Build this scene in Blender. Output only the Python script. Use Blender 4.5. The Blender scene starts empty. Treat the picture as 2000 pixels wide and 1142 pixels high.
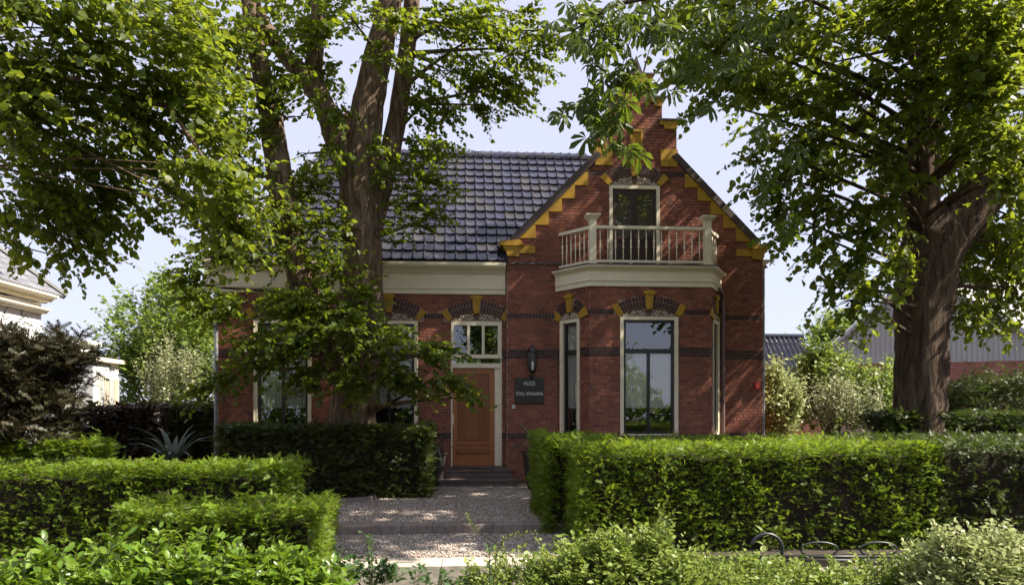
import bpy, math, random
import numpy as np
from mathutils import Vector, Matrix

# ------------------------------------------------------------------ camera, sky, sun, exposure
scene = bpy.context.scene
COL = scene.collection
EYE = 1.65
FPX = 1444.4
TH = math.atan(0.066)
cam_d = bpy.data.cameras.new('camera'); cam = bpy.data.objects.new('camera', cam_d); COL.objects.link(cam)
cam.location = (0, 0, EYE); cam.rotation_euler = (math.pi/2, 0, -TH)
cam_d.sensor_width = 36; cam_d.lens = 26.0; cam_d.shift_y = 0.113; cam_d.clip_end = 3000; cam_d.clip_start = 0.05
scene.camera = cam
SUN_EL = math.radians(46); SUN_AZ = math.radians(102)      # azimuth clockwise from +Y
w = bpy.data.worlds.new('World'); scene.world = w; w.use_nodes = True
nt = w.node_tree; nt.nodes.clear()
sky = nt.nodes.new('ShaderNodeTexSky'); sky.sky_type = 'NISHITA'; sky.sun_disc = False
sky.sun_elevation = SUN_EL; sky.sun_rotation = SUN_AZ; sky.altitude = 0; sky.air_density = 1.0; sky.dust_density = 1.0; sky.ozone_density = 1.5
bg = nt.nodes.new('ShaderNodeBackground'); bg.inputs[1].default_value = 0.12
wo = nt.nodes.new('ShaderNodeOutputWorld')
veil = nt.nodes.new('ShaderNodeMix'); veil.data_type = 'RGBA'; veil.inputs[0].default_value = 0.86      # thin bright high cloud all over the sky
veil.inputs[7].default_value = (2.72, 2.76, 3.40, 1)
nt.links.new(sky.outputs[0], veil.inputs[6]); nt.links.new(veil.outputs[2], bg.inputs[0]); nt.links.new(bg.outputs[0], wo.inputs[0])
sl = bpy.data.lights.new('sun', 'SUN'); sl.energy = 5.0; sl.angle = math.radians(0.55); sl.color = (1.0, 0.93, 0.80)
so = bpy.data.objects.new('sun', sl); COL.objects.link(so)
sdir = Vector((math.sin(SUN_AZ)*math.cos(SUN_EL), math.cos(SUN_AZ)*math.cos(SUN_EL), math.sin(SUN_EL)))
so.rotation_euler = sdir.to_track_quat('Z', 'Y').to_euler()
vs = scene.view_settings
vs.view_transform = 'Standard'; vs.look = 'None'; vs.gamma = 1.0; vs.use_curve_mapping = False; vs.exposure = 1.32
scene.render.film_transparent = False
cy = scene.cycles
cy.max_bounces = 7; cy.diffuse_bounces = 4; cy.glossy_bounces = 3; cy.transmission_bounces = 4; cy.transparent_max_bounces = 10
cy.use_denoising = True; cy.sample_clamp_indirect = 4.0; cy.caustics_reflective = False; cy.caustics_refractive = False

# ------------------------------------------------------------------ helpers
CT, ST = math.cos(TH), math.sin(TH)
def px(x, y, Y):
    """the point of the vertical plane at distance Y that the surveyed picture position (x, y) stands for"""
    u = (x-1000)/FPX; v = (797-y)/FPX
    t = Y/(CT-u*ST)
    return Vector((t*(ST+u*CT), Y, EYE+t*v))
def scl(x, Y):
    return (Y/(CT-(x-1000)/FPX*ST))/FPX       # metres per pixel there

def mat(name, col, rough=0.6, **k):
    m = bpy.data.materials.new(name); m.use_nodes = True
    n = m.node_tree.nodes; L = m.node_tree.links
    p = n['Principled BSDF']
    p.inputs['Base Color'].default_value = (*col, 1); p.inputs['Roughness'].default_value = rough
    if 'spec' in k: p.inputs['Specular IOR Level'].default_value = k['spec']
    if 'metal' in k: p.inputs['Metallic'].default_value = k['metal']
    if 'noise' in k:                                        # colour variation: (scale, amount, second colour)
        sc, amt, c2 = k['noise']
        tc = n.new('ShaderNodeTexCoord'); tx = n.new('ShaderNodeTexNoise'); tx.inputs['Scale'].default_value = sc; tx.inputs['Detail'].default_value = 6
        mp = n.new('ShaderNodeMapping'); mp.inputs['Scale'].default_value = k.get('stretch', (1, 1, 1))
        mx = n.new('ShaderNodeMix'); mx.data_type = 'RGBA'
        mr = n.new('ShaderNodeMapRange'); mr.inputs[1].default_value = .3; mr.inputs[2].default_value = .7; mr.inputs[4].default_value = amt
        L.new(tc.outputs['Object'], mp.inputs[0]); L.new(mp.outputs[0], tx.inputs['Vector'])
        L.new(tx.outputs['Fac'], mr.inputs[0]); L.new(mr.outputs[0], mx.inputs[0])
        mx.inputs[6].default_value = (*col, 1); mx.inputs[7].default_value = (*c2, 1)
        L.new(mx.outputs[2], p.inputs['Base Color'])
        if 'bump' in k:
            b = n.new('ShaderNodeBump'); b.inputs['Strength'].default_value = k['bump'][0]; b.inputs['Distance'].default_value = k['bump'][1]
            L.new(tx.outputs['Fac'], b.inputs['Height']); L.new(b.outputs[0], p.inputs['Normal'])
    return m

def rnd_mat(name, cols, rough=0.7, spec=0.3, noise=0.25, nscale=14, bump=0.0, big=0.0):
    """each piece its own shade: random per mesh island plus random per object, over a colour ramp, with fine grain"""
    m = bpy.data.materials.new(name); m.use_nodes = True
    n = m.node_tree.nodes; L = m.node_tree.links; p = n['Principled BSDF']
    g = n.new('ShaderNodeNewGeometry'); oi = n.new('ShaderNodeObjectInfo')
    ad = n.new('ShaderNodeMath'); ad.operation = 'ADD'; fr = n.new('ShaderNodeMath'); fr.operation = 'FRACT'
    L.new(g.outputs['Random Per Island'], ad.inputs[0]); L.new(oi.outputs['Random'], ad.inputs[1]); L.new(ad.outputs[0], fr.inputs[0])
    r = n.new('ShaderNodeValToRGB'); e = r.color_ramp.elements
    while len(e) < len(cols): e.new(0.5)
    for i, c in enumerate(cols):
        e[i].position = i/(len(cols)-1); e[i].color = (*c, 1)
    L.new(fr.outputs[0], r.inputs[0])
    tc = n.new('ShaderNodeTexCoord'); tx = n.new('ShaderNodeTexNoise'); tx.inputs['Scale'].default_value = nscale; tx.inputs['Detail'].default_value = 5
    L.new(tc.outputs['Object'], tx.inputs['Vector'])
    mr = n.new('ShaderNodeMapRange'); mr.inputs[1].default_value = .3; mr.inputs[2].default_value = .7; mr.inputs[3].default_value = 1-noise; mr.inputs[4].default_value = 1+noise
    L.new(tx.outputs['Fac'], mr.inputs[0])
    mu = n.new('ShaderNodeVectorMath'); mu.operation = 'SCALE'; L.new(r.outputs[0], mu.inputs[0]); L.new(mr.outputs[0], mu.inputs['Scale'])
    last = mu.outputs[0]
    if big:                                                  # stains and paler patches running over many pieces
        mp = n.new('ShaderNodeMapping'); mp.inputs['Scale'].default_value = (1.6, 1.6, .7); L.new(g.outputs['Position'], mp.inputs[0])
        t2 = n.new('ShaderNodeTexNoise'); t2.inputs['Scale'].default_value = 1.1; t2.inputs['Detail'].default_value = 7; t2.inputs['Roughness'].default_value = .62; L.new(mp.outputs[0], t2.inputs['Vector'])
        m2 = n.new('ShaderNodeMapRange'); m2.inputs[1].default_value = .32; m2.inputs[2].default_value = .68; m2.inputs[3].default_value = 1-big; m2.inputs[4].default_value = 1+big; L.new(t2.outputs['Fac'], m2.inputs[0])
        u2 = n.new('ShaderNodeVectorMath'); u2.operation = 'SCALE'; L.new(last, u2.inputs[0]); L.new(m2.outputs[0], u2.inputs['Scale']); last = u2.outputs[0]
    L.new(last, p.inputs['Base Color'])
    p.inputs['Roughness'].default_value = rough; p.inputs['Specular IOR Level'].default_value = spec
    if bump:
        b = n.new('ShaderNodeBump'); b.inputs['Strength'].default_value = bump; b.inputs['Distance'].default_value = .01
        L.new(tx.outputs['Fac'], b.inputs['Height']); L.new(b.outputs[0], p.inputs['Normal'])
    return m

def leaf_mat(name, cols, trans=0.4, tcol=(.22, .34, .03), rough=0.45, spec=0.4):
    m = rnd_mat(name, cols, rough, spec, 0.12, 3)
    n = m.node_tree.nodes; L = m.node_tree.links; p = n['Principled BSDF']
    t = n.new('ShaderNodeBsdfTranslucent')
    r = [x for x in n if x.type == 'VALTORGB'][0]
    mx = n.new('ShaderNodeMix'); mx.data_type = 'RGBA'; mx.inputs[0].default_value = .6; mx.inputs[7].default_value = (*tcol, 1)
    L.new(r.outputs[0], mx.inputs[6]); L.new(mx.outputs[2], t.inputs[0])
    ms = n.new('ShaderNodeMixShader'); ms.inputs[0].default_value = trans
    o = n['Material Output']; L.new(p.outputs[0], ms.inputs[1]); L.new(t.outputs[0], ms.inputs[2]); L.new(ms.outputs[0], o.inputs[0])
    return m

def bark_mat(name, c1, c2, sx=9, sz=1.6, strength=0.9):
    m = bpy.data.materials.new(name); m.use_nodes = True
    n = m.node_tree.nodes; L = m.node_tree.links; p = n['Principled BSDF']
    tc = n.new('ShaderNodeTexCoord'); mp = n.new('ShaderNodeMapping'); mp.inputs['Scale'].default_value = (sx, sx, sz)
    L.new(tc.outputs['Object'], mp.inputs[0])
    v = n.new('ShaderNodeTexNoise'); v.inputs['Scale'].default_value = 1.7; v.inputs['Detail'].default_value = 8; v.inputs['Roughness'].default_value = .68; v.inputs['Distortion'].default_value = .5
    L.new(mp.outputs[0], v.inputs['Vector'])
    r = n.new('ShaderNodeValToRGB'); r.color_ramp.elements[0].position = .36; r.color_ramp.elements[1].position = .66
    r.color_ramp.elements[0].color = (*c1, 1); r.color_ramp.elements[1].color = (*c2, 1)
    L.new(v.outputs['Fac'], r.inputs[0]); L.new(r.outputs[0], p.inputs['Base Color'])
    b = n.new('ShaderNodeBump'); b.inputs['Strength'].default_value = strength; b.inputs['Distance'].default_value = .09
    L.new(v.outputs['Fac'], b.inputs['Height']); L.new(b.outputs[0], p.inputs['Normal'])
    p.inputs['Roughness'].default_value = .95; p.inputs['Specular IOR Level'].default_value = .1
    return m

def glass_mat(name, refl=0.12):
    m = bpy.data.materials.new(name); m.use_nodes = True
    n = m.node_tree.nodes; L = m.node_tree.links; n.remove(n['Principled BSDF'])
    t = n.new('ShaderNodeBsdfTransparent'); t.inputs[0].default_value = (.92, .94, .94, 1)
    g = n.new('ShaderNodeBsdfGlossy'); g.inputs['Roughness'].default_value = 0.0; g.inputs[0].default_value = (.9, .93, 1, 1)
    lw = n.new('ShaderNodeLayerWeight'); lw.inputs[0].default_value = .35
    mr = n.new('ShaderNodeMapRange'); mr.inputs[3].default_value = refl; mr.inputs[4].default_value = .9
    L.new(lw.outputs['Fresnel'], mr.inputs[0])
    tx = n.new('ShaderNodeTexNoise'); tx.inputs['Scale'].default_value = 1.3; tc = n.new('ShaderNodeTexCoord'); L.new(tc.outputs['Object'], tx.inputs[0])
    b = n.new('ShaderNodeBump'); b.inputs['Strength'].default_value = .02; b.inputs['Distance'].default_value = .1
    L.new(tx.outputs['Fac'], b.inputs['Height']); L.new(b.outputs[0], g.inputs['Normal'])
    ms = n.new('ShaderNodeMixShader'); L.new(mr.outputs[0], ms.inputs[0]); L.new(t.outputs[0], ms.inputs[1]); L.new(g.outputs[0], ms.inputs[2])
    L.new(ms.outputs[0], n['Material Output'].inputs[0])
    return m

M = {}
M['brick'] = rnd_mat('brick_red', [(.185, .068, .046), (.29, .102, .062), (.225, .080, .052), (.335, .127, .075), (.19, .073, .054), (.27, .091, .057), (.145, .060, .045)], .75, .25, .28, 22, .25, .22)
M['brick_dark'] = rnd_mat('brick_dark', [(.045, .024, .022), (.075, .034, .028), (.055, .027, .025)], .6, .3, .25, 20, .2)
M['mortar'] = mat('mortar', (.50, .36, .30), .95, noise=(5, .8, (.32, .22, .18)))
M['yellow'] = mat('ochre_paint', (.47, .27, .026), .6, noise=(7, .75, (.33, .185, .035)), spec=.25, bump=(.25, .01))
M['white'] = mat('cream_paint', (.86, .77, .58), .45, noise=(6, .6, (.72, .63, .46)), spec=.3)
M['purewhite'] = mat('white_paint', (.80, .79, .76), .5, noise=(3, .25, (.7, .69, .66)), spec=.3)
M['black'] = mat('black_paint', (.014, .013, .014), .3, spec=.5)
M['brownpaint'] = mat('brown_paint', (.045, .022, .016), .35, spec=.5)
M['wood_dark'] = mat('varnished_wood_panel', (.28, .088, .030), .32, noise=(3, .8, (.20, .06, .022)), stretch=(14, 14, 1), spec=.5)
M['wood'] = mat('varnished_wood', (.40, .145, .045), .32, noise=(3, .8, (.30, .095, .03)), stretch=(14, 14, 1), spec=.5)
M['coping'] = mat('coping_tiles', (.085, .050, .042), .6, noise=(7, .7, (.05, .035, .032)))
M['lead'] = mat('lead_sheet', (.07, .065, .065), .5)
M['tymp'] = mat('tympanum_ground', (.15, .085, .06), .8, noise=(12, .6, (.09, .05, .035)))
M['stucco'] = mat('carved_stucco', (.48, .40, .31), .8, noise=(18, .5, (.34, .27, .2)))
M['tile'] = rnd_mat('glazed_roof_tile', [(.022, .021, .032), (.036, .035, .058), (.027, .025, .035), (.050, .045, .042), (.030, .030, .052), (.042, .040, .054), (.038, .034, .034)], .22, .5, .4, 9, .10, .3)
M['curtain'] = mat('net_curtain', (.80, .80, .76), .9)
M['pane'] = glass_mat('window_glass')
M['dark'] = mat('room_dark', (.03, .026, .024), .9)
M['step'] = mat('blue_stone', (.15, .115, .10), .7, noise=(8, .6, (.09, .07, .062)))
M['zinc'] = mat('zinc', (.30, .30, .31), .5, noise=(4, .5, (.22, .22, .23)), metal=.3)
M['copper'] = mat('brown_pipe', (.16, .10, .09), .5)
M['kerb'] = rnd_mat('kerb_concrete', [(.22, .18, .16), (.27, .22, .195), (.18, .145, .13)], .9, .2, .25, 12, .3)
M['slab'] = rnd_mat('pale_concrete', [(.54, .47, .38), (.46, .40, .32)], .9, .2, .2, 10, .3)
M['soil'] = mat('soil', (.050, .034, .024), .95, noise=(6, .8, (.028, .022, .014)), bump=(.6, .03))
M['ground'] = mat('verge_ground', (.055, .065, .022), .95, noise=(2, .9, (.06, .045, .028)), bump=(.6, .05))
M['gravelbed'] = mat('gravel_bed', (.38, .295, .245), .95, noise=(38, .9, (.14, .105, .09)), bump=(.9, .02))
M['pebble'] = rnd_mat('pebble', [(.23, .185, .155), (.42, .36, .30), (.54, .48, .42), (.29, .235, .20), (.68, .62, .54)], .85, .25, .15, 20)
M['bark'] = bark_mat('linden_bark', (.065, .043, .030), (.30, .213, .148))
M['bark2'] = bark_mat('old_bark', (.038, .026, .019), (.165, .114, .080), 7, .9, 1.0)
M['twig'] = mat('twig', (.05, .034, .024), .9)
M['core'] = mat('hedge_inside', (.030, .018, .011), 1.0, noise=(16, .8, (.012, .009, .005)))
M['iron'] = mat('dark_iron', (.025, .028, .032), .4, spec=.5)
M['signboard'] = mat('dark_board', (.020, .014, .013), .45)
M['letter'] = mat('white_lettering', (.80, .78, .74), .6)
M['red'] = mat('red_plastic', (.42, .045, .035), .4)
M['lamp_glass'] = mat('lamp_glass', (.10, .10, .10), .1)
M['pot'] = mat('dark_pot', (.040, .028, .026), .7, noise=(8, .5, (.06, .04, .036)))
M['rendered'] = mat('white_render', (.82, .80, .78), .8, noise=(2, .3, (.72, .70, .68)))
M['corr'] = mat('corrugated_steel', (.40, .40, .385), .55, noise=(1.5, .5, (.33, .33, .32)), spec=.4)
M['corr_roof'] = mat('corrugated_roof', (.42, .41, .40), .4, noise=(1.0, .4, (.35, .34, .33)))
M['pinkbrick'] = rnd_mat('pale_brick', [(.36, .15, .115), (.30, .12, .095), (.40, .18, .14)], .85, .2, .15, 10)
M['pantile'] = mat('blue_pantile', (.018, .018, .030), .25, spec=.7)
M['slate'] = rnd_mat('slate', [(.14, .14, .16), (.2, .2, .22), (.17, .165, .18)], .6, .4, .2, 5)
M['fencewood'] = mat('fence_wood', (.10, .055, .035), .8, noise=(4, .6, (.06, .035, .025)), stretch=(6, 6, 1))

LF = {}
LF['linden'] = leaf_mat('linden_leaf', [(.044, .072, .007), (.082, .122, .011), (.060, .094, .009), (.11, .145, .016)], .5, (.40, .48, .02))
LF['linden_near'] = leaf_mat('near_linden_leaf', [(.052, .080, .009), (.096, .138, .014), (.070, .104, .011), (.135, .165, .024)], .5, (.42, .49, .03))
LF['chestnut'] = leaf_mat('chestnut_leaf', [(.034, .060, .008), (.055, .09, .012), (.072, .102, .014)], .42, (.24, .31, .02))
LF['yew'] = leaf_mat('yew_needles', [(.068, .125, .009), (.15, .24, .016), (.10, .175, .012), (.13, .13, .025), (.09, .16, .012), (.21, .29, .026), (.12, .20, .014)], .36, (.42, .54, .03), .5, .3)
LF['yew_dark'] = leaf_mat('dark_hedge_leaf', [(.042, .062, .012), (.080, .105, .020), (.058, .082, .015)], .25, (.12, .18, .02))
LF['yewbush'] = leaf_mat('dark_yew', [(.030, .030, .012), (.046, .042, .017), (.040, .028, .015)], .15, (.1, .09, .03))
LF['copper'] = leaf_mat('copper_leaf', [(.035, .024, .016), (.06, .040, .026), (.045, .03, .022)], .25, (.14, .09, .04))
LF['bright'] = leaf_mat('bright_shrub_leaf', [(.07, .135, .010), (.12, .21, .018), (.18, .26, .035), (.09, .165, .012)], .34, (.38, .52, .03), .33, .5)
LF['small'] = leaf_mat('small_shrub_leaf', [(.11, .18, .022), (.19, .26, .04), (.27, .32, .08), (.15, .22, .03)], .36, (.46, .55, .10))
LF['pale'] = leaf_mat('pale_shrub_leaf', [(.22, .28, .08), (.42, .45, .18), (.32, .37, .12), (.55, .56, .30)], .36, (.5, .55, .25))
LF['garden'] = leaf_mat('garden_tree_leaf', [(.08, .145, .018), (.14, .21, .03), (.20, .26, .06)], .38, (.42, .52, .08))
LF['whitetip'] = leaf_mat('white_tipped_leaf', [(.50, .48, .30), (.36, .40, .18), (.24, .30, .10)], .3, (.5, .5, .3))
LF['agave'] = leaf_mat('agave_leaf', [(.10, .13, .105), (.14, .17, .13)], .08, (.2, .25, .1), .5, .3)
LF['rose'] = leaf_mat('rose_leaf', [(.05, .10, .03), (.08, .14, .05), (.10, .16, .07)], .3, (.2, .3, .06))

def link(name, data, parent=None):
    o = bpy.data.objects.new(name, data); COL.objects.link(o)
    if parent is not None: o.parent = parent
    return o
def tag(o, label=None, cat=None, group=None, kind=None):
    if label: o['label'] = label
    if cat: o['category'] = cat
    if group: o['group'] = group
    if kind: o['kind'] = kind
    return o
def thing(name, label, cat, loc=(0, 0, 0), group=None):
    """an Empty at the thing's base; parts are given in world coordinates and hung under it"""
    o = bpy.data.objects.new(name, None); COL.objects.link(o); o.location = loc; o.empty_display_size = .2
    return tag(o, label, cat, group)
def world(o):
    return o.matrix_basis.copy() if o.parent is None else world(o.parent) @ o.matrix_parent_inverse @ o.matrix_basis
def hang(o, parent):
    """parent o, keeping its world place"""
    inv = world(parent).inverted(); o.parent = parent; o.matrix_parent_inverse = inv
    return o

class MB:
    """collects shapes, in the local frame M (x along, y inward, z up), into one mesh object"""
    def __init__(s, Mx=None): s.v = []; s.f = []; s.mi = []; s.M = Mx or Matrix.Identity(4)
    def add(s, vs_, fs, mi=0, Mx=None):
        b = len(s.v); X = s.M if Mx is None else s.M @ Mx
        s.v += [X @ Vector(p) for p in vs_]; s.f += [tuple(b+i for i in f) for f in fs]; s.mi += [mi]*len(fs)
        return s
    def box(s, x0, x1, y0, y1, z0, z1, mi=0, Mx=None):
        return s.add([(x0, y0, z0), (x1, y0, z0), (x1, y1, z0), (x0, y1, z0), (x0, y0, z1), (x1, y0, z1), (x1, y1, z1), (x0, y1, z1)],
                     [(0, 1, 5, 4), (1, 2, 6, 5), (2, 3, 7, 6), (3, 0, 4, 7), (4, 5, 6, 7), (3, 2, 1, 0)], mi, Mx)
    def prism(s, poly, y0, y1, mi=0, Mx=None):
        """outline in x, z (counter-clockwise seen from the front), from depth y0 (front) to y1"""
        n = len(poly)
        vv = [(p[0], y0, p[1]) for p in poly] + [(p[0], y1, p[1]) for p in poly]
        ff = [tuple(range(n)), tuple(range(2*n-1, n-1, -1))] + [(i, i+n, (i+1) % n + n, (i+1) % n) for i in range(n)]
        return s.add(vv, ff, mi, Mx)
    def flat(s, poly, z0, z1, mi=0):
        n = len(poly)
        vv = [(p[0], p[1], z0) for p in poly] + [(p[0], p[1], z1) for p in poly]
        ff = [tuple(range(n-1, -1, -1)), tuple(range(n, 2*n))] + [(i, (i+1) % n, (i+1) % n + n, i+n) for i in range(n)]
        return s.add(vv, ff, mi)
    def tube(s, pts, rad, n=8, mi=0, flute=None, rng=None, caps=True):
        pts = [Vector(p) for p in pts]; rings = []
        if not hasattr(rad, '__len__'): rad = [rad]*len(pts)
        ref = None; vv = []
        for i, p in enumerate(pts):
            d = (pts[min(i+1, len(pts)-1)]-pts[max(i-1, 0)]).normalized()
            if ref is None:
                ref = d.cross(Vector((0, 1, 0.1))); ref = ref if ref.length > .1 else d.cross(Vector((1, 0, 0)))
            a = (ref-d*ref.dot(d)).normalized(); b = d.cross(a); ref = a
            for k in range(n):
                t = 2*math.pi*k/n; r = rad[i]
                if flute: r *= 1+flute[0]*math.sin(t*flute[1]+i*flute[2])+flute[0]*.6*math.sin(t*(flute[1]+3)-i*.7)
                if rng is not None: r *= 1+rng.uniform(-.05, .05)
                vv.append(p+a*math.cos(t)*r+b*math.sin(t)*r)
        ff = [(i*n+k, i*n+(k+1) % n, (i+1)*n+(k+1) % n, (i+1)*n+k) for i in range(len(pts)-1) for k in range(n)]
        if caps: ff += [tuple(range(n-1, -1, -1)), tuple((len(pts)-1)*n+k for k in range(n))]
        return s.add(vv, ff, mi)
    def lathe(s, prof, c=(0, 0, 0), n=12, mi=0):
        vv = [(c[0]+r*math.cos(2*math.pi*k/n), c[1]+r*math.sin(2*math.pi*k/n), c[2]+z) for r, z in prof for k in range(n)]
        ff = [(i*n+k, i*n+(k+1) % n, (i+1)*n+(k+1) % n, (i+1)*n+k) for i in range(len(prof)-1) for k in range(n)]
        ff += [tuple(range(n-1, -1, -1)), tuple((len(prof)-1)*n+k for k in range(n))]
        return s.add(vv, ff, mi)
    def sweep(s, path, prof, mi=0):
        """profile (out, z) along a plan path; outward lies to the right of the walking direction"""
        nrm = []
        for i in range(len(path)-1):
            d = Vector((path[i+1][0]-path[i][0], path[i+1][1]-path[i][1])).normalized(); nrm.append(Vector((d.y, -d.x)))
        vv = []
        for i, p in enumerate(path):
            if i == 0: m = nrm[0]
            elif i == len(path)-1: m = nrm[-1]
            else:
                m = (nrm[i-1]+nrm[i]).normalized(); m = m/max(.3, m.dot(nrm[i]))
            vv += [(p[0]+m.x*o, p[1]+m.y*o, z) for o, z in prof]
        k = len(prof); ff = []
        for i in range(len(path)-1):
            ff += [(i*k+j, (i+1)*k+j, (i+1)*k+(j+1) % k, i*k+(j+1) % k) for j in range(k)]
        ff += [tuple(range(k)), tuple((len(path)-1)*k+j for j in range(k-1, -1, -1))]
        return s.add(vv, ff, mi)
    def mesh(s, name, mats, smooth=False):
        me = bpy.data.meshes.new(name); me.from_pydata(s.v, [], s.f)
        for m in (mats if isinstance(mats, (list, tuple)) else [mats]): me.materials.append(m)
        if any(s.mi): me.polygons.foreach_set('material_index', s.mi)
        if smooth: me.polygons.foreach_set('use_smooth', [True]*len(me.polygons))
        me.update(); return me
    def build(s, name, mats, parent=None, smooth=False, kind=None):
        o = link(name, s.mesh(name, mats, smooth))
        if parent is not None: hang(o, parent)
        if kind: o['kind'] = kind
        return o

# ---- leaves: arrays of small faces
def A(*r): return np.array(r, dtype=np.float64)
T_HEART = (A((0, 0, 0), (-.42, .16, .07), (-.47, .48, .06), (-.26, .82, .0), (0, 1.08, -.10), (.26, .82, .0), (.47, .48, .06), (.42, .16, .07), (0, .5, -.04)),
           np.array([(0, 8, 1), (1, 8, 2), (2, 8, 3), (3, 8, 4), (4, 8, 5), (5, 8, 6), (6, 8, 7), (7, 8, 0)]))
T_OVAL = (A((0, 0, 0), (-.24, .3, .05), (-.22, .68, .05), (0, 1, -.06), (.22, .68, .05), (.24, .3, .05), (0, .5, 0)),
          np.array([(0, 6, 1), (1, 6, 2), (2, 6, 3), (3, 6, 4), (4, 6, 5), (5, 6, 0)]))
T_LEAF4 = (A((0, 0, 0), (-.28, .45, .06), (0, 1, 0), (.28, .45, .06)), np.array([(0, 2, 1), (0, 3, 2)]))
def _sprig():
    v = []; f = []; n = 6
    for i in range(n+1): v.append((0, i*.95/n, -.02*(i % 2)))
    for i in range(n):
        for sgn in (-1, 1):
            l = .36*(1-.5*i/n); k = len(v); v.append((sgn*l, i*.95/n+.27, .05+.06*((i*7+sgn) % 3-1))); f.append((i, i+1, k) if sgn > 0 else (i+1, i, k))
    k = len(v); v += [(-.10, 1.02, .02), (.10, 1.02, .02), (0, 1.2, .0)]; f += [(n, k+1, k+2), (n, k+2, k)]
    return np.array(v, dtype=float), np.array(f)
T_SPRIG = _sprig()
def _palm(n=6):
    v = []; f = []
    for i in range(n):
        a = math.radians(-115+230*i/(n-1)); l = 1.0-.38*abs(i-(n-1)/2)/((n-1)/2); w_ = .17*l
        d = np.array((math.sin(a), math.cos(a)*.9+.1)); q = np.array((d[1], -d[0])); b = len(v)
        for (t, s_, z) in ((.03, 0, 0), (.45, -.6, .02), (.78, -1, -.06), (1.0, 0, -.20), (.78, 1, -.06), (.45, .6, .02), (.62, 0, -.05)):
            p = d*l*t+q*w_*s_; v.append((p[0], p[1], z-.25*t*t*abs(math.sin(a))))
        f += [(b, b+6, b+1), (b+1, b+6, b+2), (b+2, b+6, b+3), (b+3, b+6, b+4), (b+4, b+6, b+5), (b+5, b+6, b)]
    return np.array(v, dtype=float), np.array(f)
T_PALM = _palm()

def unit(a): return a/np.maximum(np.linalg.norm(a, axis=-1, keepdims=True), 1e-9)
def basis(D, N):
    D = unit(D); B = np.cross(D, N); bad = np.linalg.norm(B, axis=1) < 1e-3
    if bad.any(): B[bad] = np.cross(D[bad], np.array((.3, .9, .2)))
    B = unit(B); return B, D, np.cross(B, D)
class Geo:
    """numpy triangles with a material index"""
    def __init__(s): s.V = []; s.F = []; s.I = []; s.n = 0
    def leaves(s, P, D, N, S, T, mi=0):
        if len(P) == 0: return s
        B, D, N = basis(D, N); tv, tf = T; k = len(tv)
        V = P[:, None, :]+S[:, None, None]*(tv[None, :, 0:1]*B[:, None]+tv[None, :, 1:2]*D[:, None]+tv[None, :, 2:3]*N[:, None])
        F = tf[None]+(np.arange(len(P))*k)[:, None, None]+s.n
        s.V.append(V.reshape(-1, 3)); s.F.append(F.reshape(-1, 3)); s.I.append(np.full(F.shape[0]*F.shape[1], mi)); s.n += len(P)*k
        return s
    def sticks(s, P0, P1, r, mi=1):
        if len(P0) == 0: return s
        D = P1-P0; B, Du, N = basis(D, np.tile(A((.1, .2, 1.)), (len(D), 1)))
        r = np.broadcast_to(np.asarray(r, dtype=float), (len(P0),))
        V = []
        for base, kk in ((P0, 1.0), (P1, .55)):
            for j in range(3):
                a = 2*math.pi*j/3; V.append(base+(B*math.cos(a)+N*math.sin(a))*(r*kk)[:, None])
        V = np.stack(V, 1)
        tf = np.array([(0, 1, 4), (0, 4, 3), (1, 2, 5), (1, 5, 4), (2, 0, 3), (2, 3, 5)])
        F = tf[None]+(np.arange(len(P0))*6)[:, None, None]+s.n
        s.V.append(V.reshape(-1, 3)); s.F.append(F.reshape(-1, 3)); s.I.append(np.full(F.shape[0]*6, mi)); s.n += len(P0)*6
        return s
    def build(s, name, mats, parent=None, kind='stuff'):
        V = np.concatenate(s.V); F = np.concatenate(s.F); I = np.concatenate(s.I)
        me = bpy.data.meshes.new(name)
        me.vertices.add(len(V)); me.vertices.foreach_set('co', V.astype(np.float32).ravel())
        me.loops.add(len(F)*3); me.loops.foreach_set('vertex_index', F.astype(np.int32).ravel())
        me.polygons.add(len(F)); me.polygons.foreach_set('loop_start', np.arange(0, len(F)*3, 3, dtype=np.int32))
        for m in mats: me.materials.append(m)
        me.polygons.foreach_set('material_index', I.astype(np.int32))
        me.update(calc_edges=True)
        o = link(name, me)
        if parent is not None: hang(o, parent)
        if kind: o['kind'] = kind
        return o

def leaf_parts(L, T, material, parent, cap=300, name='leaf', minpx=9.5):
    """the leaves that show largest become parts of their own; the others are returned for the joined rest"""
    P, D, N, S = L
    rel = P-A((0, 0, EYE)); dep = rel[:, 0]*ST+rel[:, 1]*CT; lat = rel[:, 0]*CT-rel[:, 1]*ST
    dep = np.maximum(dep, .01); X = 1000+FPX*lat/dep; Yp = 797-FPX*rel[:, 2]/dep; size = S*FPX/dep
    ok = (X > 0) & (X < 2000) & (Yp > 0) & (Yp < 1142) & (size > minpx) & (dep > 1)
    order = np.argsort(-np.where(ok, size, -1))[:cap]; order = order[ok[order]]
    me = bpy.data.meshes.new(name); me.from_pydata([tuple(v) for v in T[0]], [], [tuple(int(i) for i in f) for f in T[1]]); me.materials.append(material)
    B, Dn, Nn = basis(D[order], N[order])
    for i, j in enumerate(order):
        o = link(name, me); s_ = S[j]
        m = Matrix(((B[i][0]*s_, Dn[i][0]*s_, Nn[i][0]*s_, P[j][0]), (B[i][1]*s_, Dn[i][1]*s_, Nn[i][1]*s_, P[j][1]), (B[i][2]*s_, Dn[i][2]*s_, Nn[i][2]*s_, P[j][2]), (0, 0, 0, 1)))
        o.matrix_basis = m; hang(o, parent)
    keep = np.ones(len(P), bool); keep[order] = False
    return P[keep], D[keep], N[keep], S[keep]

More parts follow.
